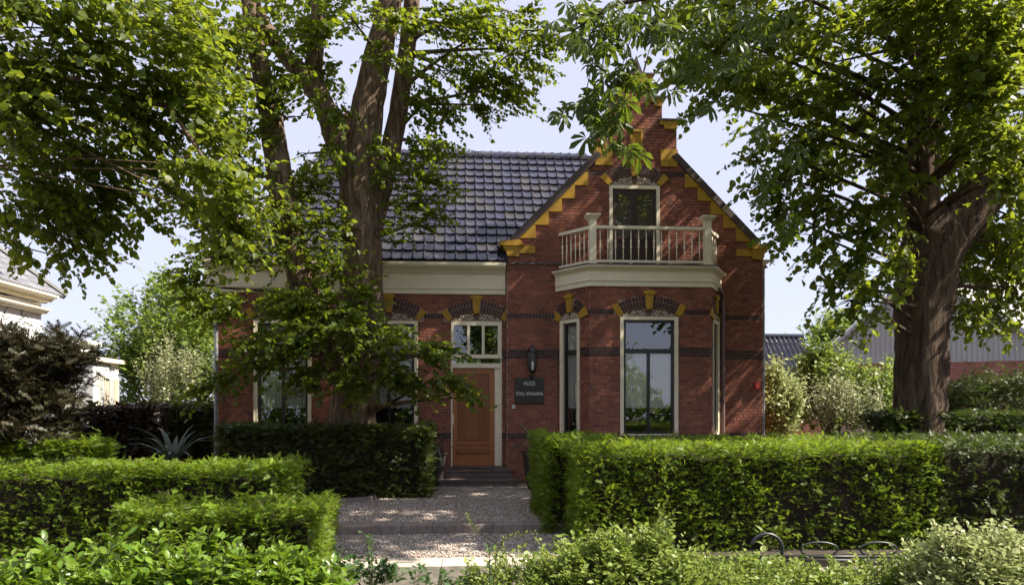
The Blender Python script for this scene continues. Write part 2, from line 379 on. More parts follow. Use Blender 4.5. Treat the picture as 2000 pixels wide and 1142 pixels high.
def sprays(rng, C, R, n, heart, L=.5, nl=10, size=.09, droop=.25, hang_=.5, flat=.5, clump=.24):
    """n twigs with nl leaves each, gathered in clumps inside the ellipsoid C, R, growing away from the point heart"""
    C = np.array(C, float); R = np.array(R, float); K = max(2, int(n/9))
    cc = rng.normal(size=(K, 3)); cc = unit(cc)*(rng.random((K, 1))**(1/2.2))
    o = C+R*cc[rng.integers(0, K, n)]+rng.normal(size=(n, 3))*R*clump
    d = unit(o-np.array(heart, float)); d[:, 2] *= .45; d += rng.normal(size=(n, 3))*.45*np.array((1, 1, .6)); d[:, 2] -= droop; d = unit(d)
    f = (np.arange(nl)+.6)/nl
    Ln = L*rng.uniform(.6, 1.3, n)
    p = o[:, None]+d[:, None]*(Ln[:, None]*f[None])[..., None]; p[..., 2] -= droop*.5*Ln[:, None]*f[None]**2
    side = unit(np.cross(d, np.tile(A((0, 0, 1.)), (n, 1))))
    sg = np.where(np.arange(nl) % 2 == 0, 1., -1.)
    D = d[:, None]*.55+side[:, None]*sg[None, :, None]*.85+rng.normal(size=(n, nl, 3))*.35; D[..., 2] -= hang_
    N = np.tile(A((0, 0, 1.)), (n, nl, 1))+rng.normal(size=(n, nl, 3))*flat
    S = size*rng.uniform(.42, 1.28, (n, nl))
    end = p[:, -1]
    return (p.reshape(-1, 3), D.reshape(-1, 3), N.reshape(-1, 3), S.ravel()), (o, end)
def join(ls): return tuple(np.concatenate([l[i] for l in ls]) for i in range(len(ls[0])))

# ------------------------------------------------------------------ ground
def struct(o): o['kind'] = 'structure'; return o
YW, YG, YB = 16.4, 16.2, 15.4
g = MB(); g.add([(-400, -120, -.36), (400, -120, -.36), (400, 900, -.36), (-400, 900, -.36)], [(0, 1, 2, 3)])
struct(g.build('ground', M['ground']))
g = MB(); g.box(-40, 40, 10.72, 60, -.5, 0)
struct(g.build('garden_soil', M['soil']))
g = MB(); g.box(-40, 40, 8.75, 10.47, -.5, -.13)
struct(g.build('lower_terrace', M['soil']))
gp = MB(); gp.add([(-3.6, 10.72, .006), (2.0, 10.72, .006), (2.0, 16.1, .006), (-3.6, 16.1, .006)], [(0, 1, 2, 3)])
gp.add([(-3.2, 8.75, -.124), (2.2, 8.75, -.124), (2.2, 10.47, -.124), (-3.2, 10.47, -.124)], [(0, 1, 2, 3)])
gb = struct(gp.build('gravel_path', M['gravelbed']))
# pebbles
rng = np.random.default_rng(5)
def pebbles(n, x0, x1, y0, y1, z):
    P = np.stack([rng.uniform(x0, x1, n), rng.uniform(y0, y1, n), np.full(n, z)], 1)
    return P
P = np.concatenate([pebbles(17000, -3.3, 1.6, 10.74, 15.9, .012), pebbles(9500, -2.9, 1.9, 8.9, 10.45, -.118), pebbles(500, -2.3, 1.6, 8.6, 8.9, -.112)])
T_PEB = (A((-1, 0, 0), (1, 0, 0), (0, -1, 0), (0, 1, 0), (0, 0, .62), (0, 0, -.5)), np.array([(0, 2, 4), (2, 1, 4), (1, 3, 4), (3, 0, 4), (2, 0, 5), (1, 2, 5), (3, 1, 5), (0, 3, 5)]))
n_ = len(P); gg = Geo(); gg.leaves(P, rng.normal(size=(n_, 3))*A((1, 1, .25)), A((0, 0, 1.))+rng.normal(size=(n_, 3))*.35, rng.uniform(.009, .021, n_), T_PEB)
gg.build('gravel', [M['pebble']])
# kerbs: rows of stones
def kerb_row(name, xs, y0, y1, z0, z1, material, wob=.004, seed=1):
    r = random.Random(seed); kb = MB(); kb.box(xs[0], xs[-1], y0+.02, y1-.02, z0-.2, z1-.03); k = struct(kb.build(name, M['mortar']))
    for a, b in zip(xs[:-1], xs[1:]):
        m = MB(); e = .012; zz = z1+r.uniform(-wob, wob); dy = r.uniform(-wob, wob)
        a2, b2 = a+.004, b-.004
        m.add([(a2, y0+dy, z0), (b2, y0+dy, z0), (b2, y0+dy, zz-e), (a2, y0+dy, zz-e), (a2, y0+dy+e, zz), (b2, y0+dy+e, zz), (b2, y1, zz), (a2, y1, zz), (a2, y1, z0), (b2, y1, z0)],
              [(0, 1, 2, 3), (3, 2, 5, 4), (4, 5, 6, 7), (7, 6, 9, 8), (1, 9, 6, 5, 2), (0, 3, 4, 7, 8)])
        m.build('kerb_stone', material, k)
    return k
kerb_row('path_kerb', [-3.46+.432*i for i in range(13)], 10.47, 10.73, -.2, .012, M['kerb'])
kerb_row('street_kerb', [-4.6+1.02*i+.28 for i in range(7)], 8.34, 8.76, -.42, -.105, M['slab'], .006, 3)
kerb_row('bed_kerb', [1.81+.9*i for i in range(9)], 8.5, 8.7, -.42, -.27, M['kerb'], .006, 4)
# bed edging in front of the house hedge (angled stones)
ed = MB(); ed.box(-3.3, -3.2, 13.2, 13.3, -.2, -.05); ed = struct(ed.build('bed_edging', M['mortar']))
pts = [(-3.7, 12.78), (-2.95, 12.75), (-2.2, 12.85), (-1.62, 13.35), (-1.52, 13.9)]
for (a, b) in zip(pts[:-1], pts[1:]):
    d = Vector((b[0]-a[0], b[1]-a[1], 0)); an = math.atan2(d.y, d.x); Mx = Matrix.Translation((a[0], a[1], 0)) @ Matrix.Rotation(an, 4, 'Z')
    m = MB(Mx); m.box(.004, d.length-.004, 0, .10, -.1, .075); m.build('edging_stone', M['kerb'], ed)

# ------------------------------------------------------------------ the brick house
HOUSE = thing('brick_house', 'red brick house with dark tiled roof, stepped gable and white balcony on a bay', 'house', (.7, 16.3, 0))
def part(mb, name, mats, parent=HOUSE, **k): return mb.build(name, mats, parent, **k)
def frame(ox, oy, ex, ey):
    d = Vector((ex, ey, 0)).normalized(); inn = Vector((-d.y, d.x, 0))
    return Matrix(((d.x, inn.x, 0, ox), (d.y, inn.y, 0, oy), (0, 0, 1, 0), (0, 0, 0, 1)))
FL = frame(0, YW, 1, 0); FG = frame(0, YG, 1, 0); FB = frame(0, YB, 1, 0)
XL, XM, XR = -5.305, .96, 6.716
BX0, BX1 = 2.655, 5.236; BE = .60; BR_ = .48
FBL = frame(BX0-BE, YG, BE, YB-YG); LB = math.hypot(BE, YG-YB)
FBR = frame(BX1, YB, BR_, YG-YB); LR = math.hypot(BR_, YG-YB)
GC = (XM+XR)/2
def zat(py, x, Y): return px(x, py, Y).z
def xat(pxx, Y): return px(pxx, 797, Y).x

# openings: (x0, x1, z0, z1) in each wall's own frame
W1 = (xat(497, YW), xat(607, YW), 1.20, 3.57); W2 = (xat(704, YW), xat(815, YW), 1.20, 3.57)
DR = (xat(881, YW), xat(980, YW), .33, 3.57)
BW = (xat(1212, YB), xat(1323, YB), 1.08, 3.58)
UD = (xat(1190, YG), xat(1288, YG), 4.68, 6.58)
LW = (.14, .70, 1.08, 3.56); RW = (LR-.68, LR-.14, 1.08, 3.56)
ARCH = {}
def arch_geo(op, rise, thick, ext):
    h = (op[1]-op[0])/2+ext; R = (h*h+rise*rise)/(2*rise); zs = op[3]+.045
    return dict(xc=(op[0]+op[1])/2, h=h, R=R, zc=zs+rise-R, zs=zs, am=math.asin(h/R), thick=thick, rise=rise)
for k, op, rise, ext in (('w1', W1, .20, .0), ('w2', W2, .20, 0), ('dr', DR, .19, .02), ('bw', BW, .17, 0), ('ud', UD, .22, -.02), ('lw', LW, .17, .01), ('rw', RW, .17, .01)):
    ARCH[k] = arch_geo(op, rise, .23, ext)

def backing(F, x0, x1, z0, z1, ops, th=.28, outline=None):
    """solid wall behind the brick faces, with the openings left out"""
    m = MB(F); y0 = .013
    zs = sorted({z0, z1} | {z for o in ops for z in (o[2], o[3]) if z0 < z < z1} | ({z for z in outline[1]} if outline else set()))
    for za, zb in zip(zs[:-1], zs[1:]):
        zm = (za+zb)/2
        if outline:
            l0, r0 = outline[0](za+1e-4); l1, r1 = outline[0](zb-1e-4)
        else: l0 = l1 = x0; r0 = r1 = x1
        cuts = sorted((o[0], o[1]) for o in ops if o[2] < zm < o[3])
        xs = [None]
        for c in cuts: xs += [c[0], c[1]]
        xs.append(None)
        for i in range(0, len(xs), 2):
            a0 = l0 if xs[i] is None else xs[i]; a1 = l1 if xs[i] is None else xs[i]
            b0 = r0 if xs[i+1] is None else xs[i+1]; b1 = r1 if xs[i+1] is None else xs[i+1]
            m.prism([(a0, za), (b0, za), (b1, zb), (a1, zb)], y0, y0+th)
    return m
# gable outline
GZ0, GZS = 5.22, 7.14        # foot and head of the slope
def gable(z):
    if z < GZ0: h = (XR-XM)/2
    elif z < GZS: h = 2.80-(z-GZ0)*(2.80-.915)/(GZS-GZ0)
    elif z < 8.00: h = .91
    elif z < 8.50: h = .58
    else: h = .345
    return GC-h, GC+h
GTOP = 9.02
walls = {}
walls['l'] = part(backing(FL, XL, XM, -.1, 4.75, [W1, W2, DR]), 'wall', M['mortar'])
walls['g'] = part(backing(FG, XM, XR, -.1, GTOP, [UD, (BX0-BE+.3, BX1+BR_-.3, .2, 4.1)], outline=(gable, [GZ0, GZS, 8.0, 8.5, GTOP])), 'wall', M['mortar'])
walls['b'] = part(backing(FB, BX0, BX1, -.1, 4.24, [BW], .2), 'wall', M['mortar'])
walls['bl'] = part(backing(FBL, 0, LB, -.1, 4.24, [LW], .18), 'wall', M['mortar'])
walls['br'] = part(backing(FBR, 0, LR, -.1, 4.24, [RW], .18), 'wall', M['mortar'])
mb = MB(); mb.box(XR-.3, XR-.012, YG+.3, 25, -.1, 5.1); part(mb, 'wall', M['brick'])
mb = MB(); mb.box(XL+.012, XL+.3, YW+.3, 23, -.1, 4.7); part(mb, 'wall', M['brick'])
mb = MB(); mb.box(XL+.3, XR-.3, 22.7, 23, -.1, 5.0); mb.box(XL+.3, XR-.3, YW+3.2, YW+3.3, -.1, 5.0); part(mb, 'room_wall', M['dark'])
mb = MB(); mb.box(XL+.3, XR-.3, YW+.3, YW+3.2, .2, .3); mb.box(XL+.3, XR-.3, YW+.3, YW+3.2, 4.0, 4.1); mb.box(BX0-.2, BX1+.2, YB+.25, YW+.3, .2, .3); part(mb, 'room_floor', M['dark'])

BR = []      # bricks: frame matrix, x0, x1, z0, z1, dark, wall key
rb = random.Random(11)
DARKZ = [(2.77, 2.915), (1.0, 1.14)]
def lay(F, key, z0, z1, lim, ops, arches, soldier=3.62):
    z = z0; r = 0
    while z < z1-.03:
        sold = soldier is not None and abs(z-soldier) < .034
        if soldier is not None and key == 'g' and abs(z-6.78) < .034: sold = True
        h = .112 if sold else .068
        zc = z+h/2; l, rr = lim(zc); l2, r2 = lim(min(z+h, z1)-.002); l = max(l, l2); rr = min(rr, r2)
        dark = sold or any(a < zc < b for a, b in DARKZ)
        if sold: pitch, off = .072, 0
        elif r % 2: pitch, off = .109, .055
        else: pitch, off = .218, (0 if r % 4 == 0 else .109)
        iv = [(l, rr)]
        for o in ops:
            if o[2] < zc < o[3]:
                nv = []
                for a, b in iv:
                    if o[1] <= a or o[0] >= b: nv.append((a, b)); continue
                    if o[0]-a > .02: nv.append((a, o[0]))
                    if b-o[1] > .02: nv.append((o[1], b))
                iv = nv
        for a, b in iv:
            k = math.floor((a-off)/pitch)
            while off+k*pitch < b-.004:
                s_ = max(a, off+k*pitch); e_ = min(b, off+(k+1)*pitch); k += 1
                if e_-s_ < .022: continue
                xc = (s_+e_)/2; skip = False
                for q in arches:
                    dx, dz = xc-q['xc'], zc-q['zc']; rad = math.hypot(dx, dz)
                    if zc > q['zs']-.05 and rad < q['R']+q['thick']-.01 and abs(math.atan2(dx, dz)) < q['am']+.07: skip = True
                if skip: continue
                BR.append((F, s_+.0045, e_-.0045, z+.0045, z+h-.0045, dark, key))
        z += h; r += 1
full = lambda a, b: (lambda z: (a, b))
lay(FL, 'l', 0.02, 4.18, full(XL, XM-.004), [W1, W2, DR], [ARCH['w1'], ARCH['w2'], ARCH['dr']])
lay(FG, 'g', 0.02, GTOP, gable, [UD, (BX0-BE, BX1+BR_, -.2, 4.24), (GC-.14, GC+.14, 7.43, 7.83), (GC-.065, GC+.065, 8.32, 8.48)], [ARCH['ud']])
lay(FB, 'b', 0.02, 4.22, full(BX0, BX1), [BW], [ARCH['bw']])
lay(FBL, 'bl', 0.02, 4.22, full(0, LB), [LW], [ARCH['lw']])
lay(FBR, 'br', 0.02, 4.22, full(0, LR), [RW], [ARCH['rw']])
# the bricks that show largest (stretchers of the bay front above the hedge) are single parts, the others one joined part
single = [i for i, b in enumerate(BR) if b[6] == 'b' and not b[5] and b[2]-b[1] > .2 and b[3] > 1.1]
single = set(single[:250])
def brick_mesh(w_, h_, name='brick', m_='brick'):
    q = MB(); c = .003
    q.add([(-w_/2+c, 0, -h_/2+c), (w_/2-c, 0, -h_/2+c), (w_/2-c, 0, h_/2-c), (-w_/2+c, 0, h_/2-c),
           (-w_/2, c, -h_/2), (w_/2, c, -h_/2), (w_/2, c, h_/2), (-w_/2, c, h_/2),
           (-w_/2, .06, -h_/2), (w_/2, .06, -h_/2), (w_/2, .06, h_/2), (-w_/2, .06, h_/2)],
          [(0, 1, 2, 3), (4, 5, 1, 0), (5, 6, 2, 1), (6, 7, 3, 2), (7, 4, 0, 3), (8, 9, 5, 4), (9, 10, 6, 5), (10, 11, 7, 6), (11, 8, 4, 7)])
    return q.mesh(name, M[m_])
bm_ = brick_mesh(.209, .059); rest = MB()
for i, (F, a, b, c, d, dk, key) in enumerate(BR):
    yo = rb.uniform(-.0025, .0025)
    if i in single:
        o = link('brick', bm_); o.matrix_basis = F @ Matrix.Translation(((a+b)/2, yo, (c+d)/2)); hang(o, HOUSE)
    else:
        rest.add([(a, yo, c), (b, yo, c), (b, yo, d), (a, yo, d), (a, .05, c), (b, .05, c), (b, .05, d), (a, .05, d)],
                 [(0, 1, 2, 3), (4, 5, 1, 0), (5, 6, 2, 1), (6, 7, 3, 2), (7, 4, 0, 3)], 1 if dk else 0, F)
part(rest, 'brickwork', [M['brick'], M['brick_dark']], kind='stuff')

# arches, tympana
def make_arch(F, q, nbr=None, key_h=.30, ends=True):
    xc, zc, R, am, t = q['xc'], q['zc'], q['R'], q['am'], q['thick']
    # tympanum
    n = 14; a0 = am*.99
    arc = [(xc+R*.998*math.sin(a0-2*a0*i/n), zc+R*.998*math.cos(a0-2*a0*i/n)) for i in range(n+1)]
    zb = q['zs']-.045+.004
    poly = [(arc[-1][0], zb), (arc[0][0], zb)] + arc
    m = MB(F); m.prism(poly, .006, .10); ty = part(m, 'tympanum', M['tymp'])
    # carved scrolls
    m = MB(F); hh = q['rise']; zmid = zb+.045
    def sp(cx, cz, r0, turns, dirn, a_st):
        pts = []
        for i in range(15):
            f = i/14; a = a_st+dirn*turns*2*math.pi*f; r = r0*(1-.85*f)
            pts.append((cx+r*math.cos(a), .0, cz+r*math.sin(a)))
        m.tube(pts, [.024*(1-.35*i/14) for i in range(15)], 5)
    for sgn in (-1, 1):
        d = 1 if sgn > 0 else -1
        W = q['h']
        sp(xc+sgn*W*.27, zb+hh*.5, hh*.36, 1.3, d, math.pi if sgn > 0 else 0)
        sp(xc+sgn*W*.55, zb+hh*.36, hh*.28, 1.3, -d, math.pi if sgn > 0 else 0)
        sp(xc+sgn*W*.78, zb+hh*.24, hh*.17, 1.1, d, math.pi if sgn > 0 else 0)
        for fx_, fz_, ang in ((.12, .30, 60), (.40, .66, 25), (.66, .20, -10), (.42, .18, 150), (.15, .75, 100), (.9, .10, 160)):
            l = hh*.36; a = math.radians(ang if sgn > 0 else 180-ang); c = (xc+sgn*W*fx_, zb+hh*fz_)
            m.tube([(c[0]-l*.5*math.cos(a), 0, c[1]-l*.5*math.sin(a)), (c[0], -.006, c[1]), (c[0]+l*.5*math.cos(a), 0, c[1]+l*.5*math.sin(a))], [.006, .028, .005], 5)
    m.box(xc-q['h']*.97, xc+q['h']*.97, -.004, .02, zb+.001, zb+.018)
    part(m, 'carved_scroll', M['stucco'], ty)
    # voussoirs
    ka = .075/R; ea = .115/R
    def wedge(a, b, r0, r1, y0, mat_, name, par):
        w_ = MB(F); n_ = 2
        po = [(xc+r0*math.sin(a), zc+r0*math.cos(a)), (xc+r0*math.sin(b), zc+r0*math.cos(b)), (xc+r1*math.sin(b), zc+r1*math.cos(b)), (xc+r1*math.sin(a), zc+r1*math.cos(a))]
        w_.prism(po, y0, .05); return w_.build(name, mat_, par)
    m = MB(F)
    back = [(xc+(R+.004)*math.sin(-am+2*am*i/n), zc+(R+.004)*math.cos(-am+2*am*i/n)) for i in range(n+1)]
    back2 = [(xc+(R+t-.006)*math.sin(am-2*am*i/n), zc+(R+t-.006)*math.cos(am-2*am*i/n)) for i in range(n+1)]
    for i in range(n):
        m.prism([back[i], back[i+1], back2[n-i-1], back2[n-i]], -.002, .04)
    ar = part(m, 'window_arch', M['mortar'])
    for sgn in (-1, 1):
        lo, hi = ka*1.05, am-ea*.55
        nb = max(2, round((hi-lo)*(R+t/2)/.070)); st = (hi-lo)/nb
        for i in range(nb):
            a = lo+i*st+.007/(R+t); b = lo+(i+1)*st-.007/(R+t)
            if sgn < 0: a, b = -b, -a
            wedge(a, b, R+.005, R+t*.52, -.012, M['brick_dark'], 'brick', ar); wedge(a, b, R+t*.57, R+t-.003, -.012, M['brick_dark'], 'brick', ar)
        a, b = (am-ea*.5, am+ea*.55) if sgn > 0 else (-am-ea*.55, -am+ea*.5)
        wedge(a, b, R-.012, R+t+.015, -.035, M['yellow'], 'end_stone', ar)
    k = MB(F)
    zi = zc+R-.06; zt = zc+R+t+.02
    k.prism([(xc-.058, zi), (xc+.058, zi), (xc+.088, zt), (xc-.088, zt)], -.055, .05)
    k.prism([(xc-.088, zt), (xc+.088, zt), (xc+.135, zt+.035), (xc+.135, zt+.06), (xc-.135, zt+.06), (xc-.135, zt+.035)], -.075, .05)
    k.prism([(xc-.135, zt+.06), (xc+.135, zt+.06), (xc, zt+.105)], -.07, .05)
    k.build('keystone', M['yellow'], ar)
for F, k in ((FL, 'w1'), (FL, 'w2'), (FL, 'dr'), (FB, 'bw'), (FG, 'ud'), (FBL, 'lw'), (FBR, 'rw')): make_arch(F, ARCH[k])

# windows
def make_window(F, op, mullion=True, ztr=2.86, curtain_z=1.66, blind=True, narrow=False, curtain_label=None):
    x0, x1, z0, z1 = op; fw = .065
    m = MB(F)
    m.box(x0, x0+fw, -.02, .12, z0, z1); m.box(x1-fw, x1, -.02, .12, z0, z1); m.box(x0+fw, x1-fw, -.02, .12, z1-fw, z1); m.box(x0+fw, x1-fw, -.02, .12, z0, z0+.03)
    m.box(x0-.012, x0, -.035, .01, z0, z1+.002); m.box(x1, x1+.012, -.035, .01, z0, z1+.002)
    wn = part(m, 'window', M['white'])
    s_ = MB(F); s_.box(x0-.05, x1+.05, -.09, .1, z0-.07, z0-.003); part(s_, 'sill', M['step'], wn)
    a, b, c, d = x0+fw+.004, x1-fw-.004, z0+.034, z1-fw-.004; sw = .05
    m = MB(F); m.box(a, a+sw, .03, .10, c, d); m.box(b-sw, b, .03, .10, c, d); m.box(a+sw, b-sw, .03, .10, d-sw, d); m.box(a+sw, b-sw, .03, .10, c, c+sw)
    m.box(a+sw, b-sw, .012, .10, ztr-.045, ztr+.045)
    if mullion: m.box((a+b)/2-.028, (a+b)/2+.028, .03, .10, c+sw, ztr-.045)
    part(m, 'sash', M['black'], wn)
    panes = [(a+sw, b-sw, ztr+.045, d-sw)] + ([(a+sw, (a+b)/2-.028, c+sw, ztr-.045), ((a+b)/2+.028, b-sw, c+sw, ztr-.045)] if mullion else [(a+sw, b-sw, c+sw, ztr-.045)])
    for p in panes:
        g_ = MB(F); g_.add([(p[0]-.004, .065, p[2]-.004), (p[1]+.004, .065, p[2]-.004), (p[1]+.004, .065, p[3]+.004), (p[0]-.004, .065, p[3]+.004)], [(0, 1, 2, 3)])
        part(g_, 'pane', M['pane'], wn)
    # net curtain: pleated cloth with a wavy hem hanging inside
    n = 60; g_ = MB(F)
    top = d if blind else ztr
    vv = []
    for i in range(n+1):
        x = a+.02+(b-a-.04)*i/n; y = .115+.012*math.sin(i*1.55)+.006*math.sin(i*.6)
        hem = curtain_z+.014*math.sin(i*.9)+.02*(math.cos(2*math.pi*i/n*(2 if mullion else 1))*.5)
        vv += [(x, y, hem), (x, .115+.008*math.sin(i*1.55), top)]
    g_.add(vv, [(2*i, 2*i+2, 2*i+3, 2*i+1) for i in range(n)])
    cu = g_.build('net_curtain', M['curtain']); tag(cu, curtain_label, 'curtain', 'net curtains behind the ground-floor windows')
    return wn
make_window(FL, W1, curtain_label='white net curtain in the leftmost window of the house, left of the trunk')
make_window(FL, W2, curtain_label='white net curtain in the window between the tree trunk and the wooden door')
make_window(FB, BW, blind=False, curtain_label='white net curtain in the wide front window of the bay')
make_window(FBL, LW, mullion=False, curtain_label='white net curtain in the narrow angled window on the bay facing the door')
make_window(FBR, RW, mullion=False, curtain_label='white net curtain in the angled bay window beside the brown downpipe')

# front door
x0, x1, z0, z1 = DR; zl = zat(697, 925, YW); 
m = MB(FL); m.box(x0, x0+.03, -.012, .14, z0, z1); m.box(x1-.025, x1, -.012, .14, z0, z1)
m.box(x0+.03, x1-.025, -.0, .10, zat(718, 925, YW), zat(709, 925, YW)); m.box(xat(966, YW)+.004, x1-.025, .03, .14, z0, zat(718, 925, YW)-.002)
df = part(m, 'door_frame', M['white'])
m = MB(FL); a, b, c, d = x0+.008, x1-.015, zl, z1-.006; y0, y1 = -.05, .06
m.box(a, a+.055, y0, y1, c, d); m.box(b-.075, b, y0, y1, c, d); m.box(a+.055, b-.075, y0, y1, d-.085, d); m.box(a+.055, b-.075, y0, y1, c, c+.055)
p1, p2 = a+.055+(b-a-.13)*.333, a+.055+(b-a-.13)*.667
m.box(p1-.03, p1+.03, y0, y1, c+.055, d-.085); m.box(p2-.03, p2+.03, y0, y1, c+.055, d-.085)
m.box(a-.02, b+.02, y0-.015, y1-.02, c-.03, c-.002)
tw = part(m, 'transom_window', M['white'])
for u, v in ((a+.055, p1-.03), (p1+.03, p2-.03), (p2+.03, b-.075)):
    g_ = MB(FL); g_.add([(u-.004, .02, c+.05), (v+.004, .02, c+.05), (v+.004, .02, d-.08), (u-.004, .02, d-.08)], [(0, 1, 2, 3)]); part(g_, 'pane', M['pane'], tw)
g_ = MB(FL); g_.box(x0+.03, x1-.025, .07, .075, zat(709, 925, YW)+.002, c-.03); part(g_, 'pane', M['pane'], df)
xd0, xd1 = x0+.034, xat(966, YW); zd0, zd1 = z0+.05, zat(718, 925, YW)-.004
def Z(py): return zat(py, 925, YW)
def X_(p): return xat(p, YW)
m = MB(FL); yd = .055
px0, px1, pz0, pz1 = X_(893), X_(956), Z(863), Z(729)
m.box(xd0, px0, yd, yd+.05, zd0, zd1); m.box(px1, xd1, yd, yd+.05, zd0, zd1); m.box(px0, px1, yd, yd+.05, pz1, zd1); m.box(px0, px1, yd, yd+.05, Z(876), pz0)
m.box(px0, px1, yd, yd+.05, zd0, Z(901)); m.box(px0, px1, yd+.022, yd+.05, Z(901), Z(876))
dr = part(m, 'door', M['wood'])
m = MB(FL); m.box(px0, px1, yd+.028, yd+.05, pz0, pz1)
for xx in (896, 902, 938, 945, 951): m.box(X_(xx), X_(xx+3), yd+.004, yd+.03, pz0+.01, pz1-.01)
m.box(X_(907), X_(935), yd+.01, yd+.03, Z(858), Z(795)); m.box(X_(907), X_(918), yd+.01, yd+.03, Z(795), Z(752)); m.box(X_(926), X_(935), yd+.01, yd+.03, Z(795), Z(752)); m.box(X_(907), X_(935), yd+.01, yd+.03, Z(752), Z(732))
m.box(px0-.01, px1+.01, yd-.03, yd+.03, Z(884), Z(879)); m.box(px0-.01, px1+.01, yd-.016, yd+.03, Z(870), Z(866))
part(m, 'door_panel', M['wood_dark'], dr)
m = MB(FL); m.box(X_(918.4), X_(925.6), yd+.018, yd+.026, Z(794.5), Z(752.5))
for i in range(5): m.box(X_(919+1.4*i), X_(919.4+1.4*i), yd+.006, yd+.016, Z(794), Z(753))
part(m, 'peephole_grille', M['black'], dr)
m = MB(FL); m.box(X_(882.8), X_(886), yd-.008, yd, Z(829), Z(808)); m.tube([(X_(884.4), yd, Z(816)), (X_(884.4), yd-.05, Z(816)), (X_(888.5), yd-.055, Z(816))], .009, 6); m.box(X_(884), X_(885), yd-.012, yd-.006, Z(826), Z(824)); part(m, 'handle', M['white'], dr)
m = MB(FL); m.box(x0+.01, x1-.01, -.10, .14, z0-.03, z0+.045); part(m, 'threshold', M['step'])
m = MB(FL); m.box(X_(870), X_(996), -.52, .005, .165, .30); m.box(X_(868), X_(998), -.545, .0, .30, .335); part(m, 'step', M['step'])
m = MB(FL); m.box(X_(860), X_(1004), -.86, -.55, 0, .115); m.box(X_(857), X_(1007), -.89, -.50, .115, .155); part(m, 'step', M['step'])
mt = MB(FL); mt.box(X_(884), X_(964), -.44, -.14, .335, .352); tag(mt.build('doormat', M['black']), 'dark doormat lying on the top step at the wooden door', 'doormat')

# upper balcony door
x0, x1, z0, z1 = UD; m = MB(FG)
m.box(x0, x0+.07, -.03, .12, z0, z1); m.box(x1-.07, x1, -.03, .12, z0, z1); m.box(x0+.07, x1-.07, -.03, .12, z1-.07, z1)
bd = part(m, 'balcony_door', M['white'])
a, b, d = x0+.074, x1-.074, z1-.075; xm = (a+b)/2
for (u, v) in ((a, xm-.003), (xm+.003, b)):
    m = MB(FG); m.box(u, u+.07, .03, .09, z0, d); m.box(v-.07, v, .03, .09, z0, d); m.box(u+.07, v-.07, .03, .09, d-.1, d); m.box(u+.07, v-.07, .03, .09, z0+.72, z0+.80); m.box(u+.07, v-.07, .03, .09, z0, z0+.16)
    m.box(u+.07, v-.07, .05, .08, z0+.16, z0+.72)
    part(m, 'door_leaf', M['brownpaint'], bd)
    g_ = MB(FG); g_.add([(u+.066, .06, z0+.79), (v-.066, .06, z0+.79), (v-.066, .06, d-.096), (u+.066, .06, d-.096)], [(0, 1, 2, 3)]); part(g_, 'pane', M['pane'], bd)
m = MB(FG); m.box(xm-.03, xm+.03, .012, .032, z0, d); part(m, 'astragal', M['brownpaint'], bd)

# gable ornaments: ochre stones, copings, kneelers
sl_ = (2.80-.915)/(GZS-GZ0)
def gx(z): return 2.80-(z-GZ0)*sl_
for sgn in (-1, 1):
    n = 5; zs = [GZ0+.16+(GZS-.28-GZ0-.16)*i/n for i in range(n+1)]
    for i in range(n):
        za, zb = zs[i]+.003, zs[i+1]-.003; inner = gx(zs[i+1])-.10
        po = [(GC+sgn*inner, za), (GC+sgn*(gx(za)-.02), za), (GC+sgn*(gx(zb)-.02), zb), (GC+sgn*inner, zb)]
        if sgn < 0: po = po[::-1]
        m = MB(FG); m.prism(po, -.028, .05); part(m, 'quoin', M['yellow'])
    # sloping coping
    za, zb = GZ0+.08, GZS+.10
    po = [(GC+sgn*(gx(za)-.03), za), (GC+sgn*(gx(za)+.095), za+.07), (GC+sgn*(gx(zb)+.095), zb+.07), (GC+sgn*(gx(zb)-.03), zb)]
    if sgn < 0: po = po[::-1]
    m = MB(FG); m.prism(po, -.075, .33); part(m, 'coping', M['coping'])
    # kneeler at the foot
    m = MB(FG)
    def hz(pts):
        q = [(GC+sgn*x, z) for x, z in pts]
        return q if sgn > 0 else q[::-1]
    m.prism(hz([(2.62, 4.98), (2.86, 4.98), (2.89, 5.04), (2.89, 5.10), (2.96, 5.15), (2.96, 5.21), (2.62, 5.21)]), -.06, .30)
    m.prism(hz([(2.50, 5.21), (3.02, 5.21), (3.05, 5.30), (2.60, 5.34)]), -.085, .32)
    m.prism(hz([(2.26, 5.05), (2.62, 5.05), (2.62, 5.21), (2.26, 5.21)]), -.03, .05)
    part(m, 'kneeler', M['yellow'])
    # ochre shoulder block
    m = MB(FG); m.prism(hz([(.545, 7.02), (.925, 7.02), (.925, 7.40), (.545, 7.40)]), -.03, .30); part(m, 'shoulder_stone', M['yellow'])
    # crow-step caps
    for (h0, h1, z) in ((.62, .97, 8.0), (.40, .64, 8.5)):
        m = MB(FG); m.prism(hz([(h0, z-.15), (h1-.07, z-.15), (h1-.06, z-.06), (h1, z+.02), (h1, z+.03), (h0-.10, z+.03), (h0-.1, z-.06), (h0, z-.06)]), -.05, .31)
        part(m, 'step_cap', M['yellow'])
        m = MB(FG); m.prism(hz([(h0-.12, z+.03), (h1+.03, z+.03), (h1+.03, z+.07), (h0-.12, z+.07)]), -.07, .33); part(m, 'coping', M['coping'])
m = MB(FG); m.prism([(GC-.30, 8.88), (GC+.30, 8.88), (GC+.37, 9.0), (GC+.37, 9.03), (GC-.37, 9.03), (GC-.37, 9.0)], -.05, .31); part(m, 'step_cap', M['yellow'])
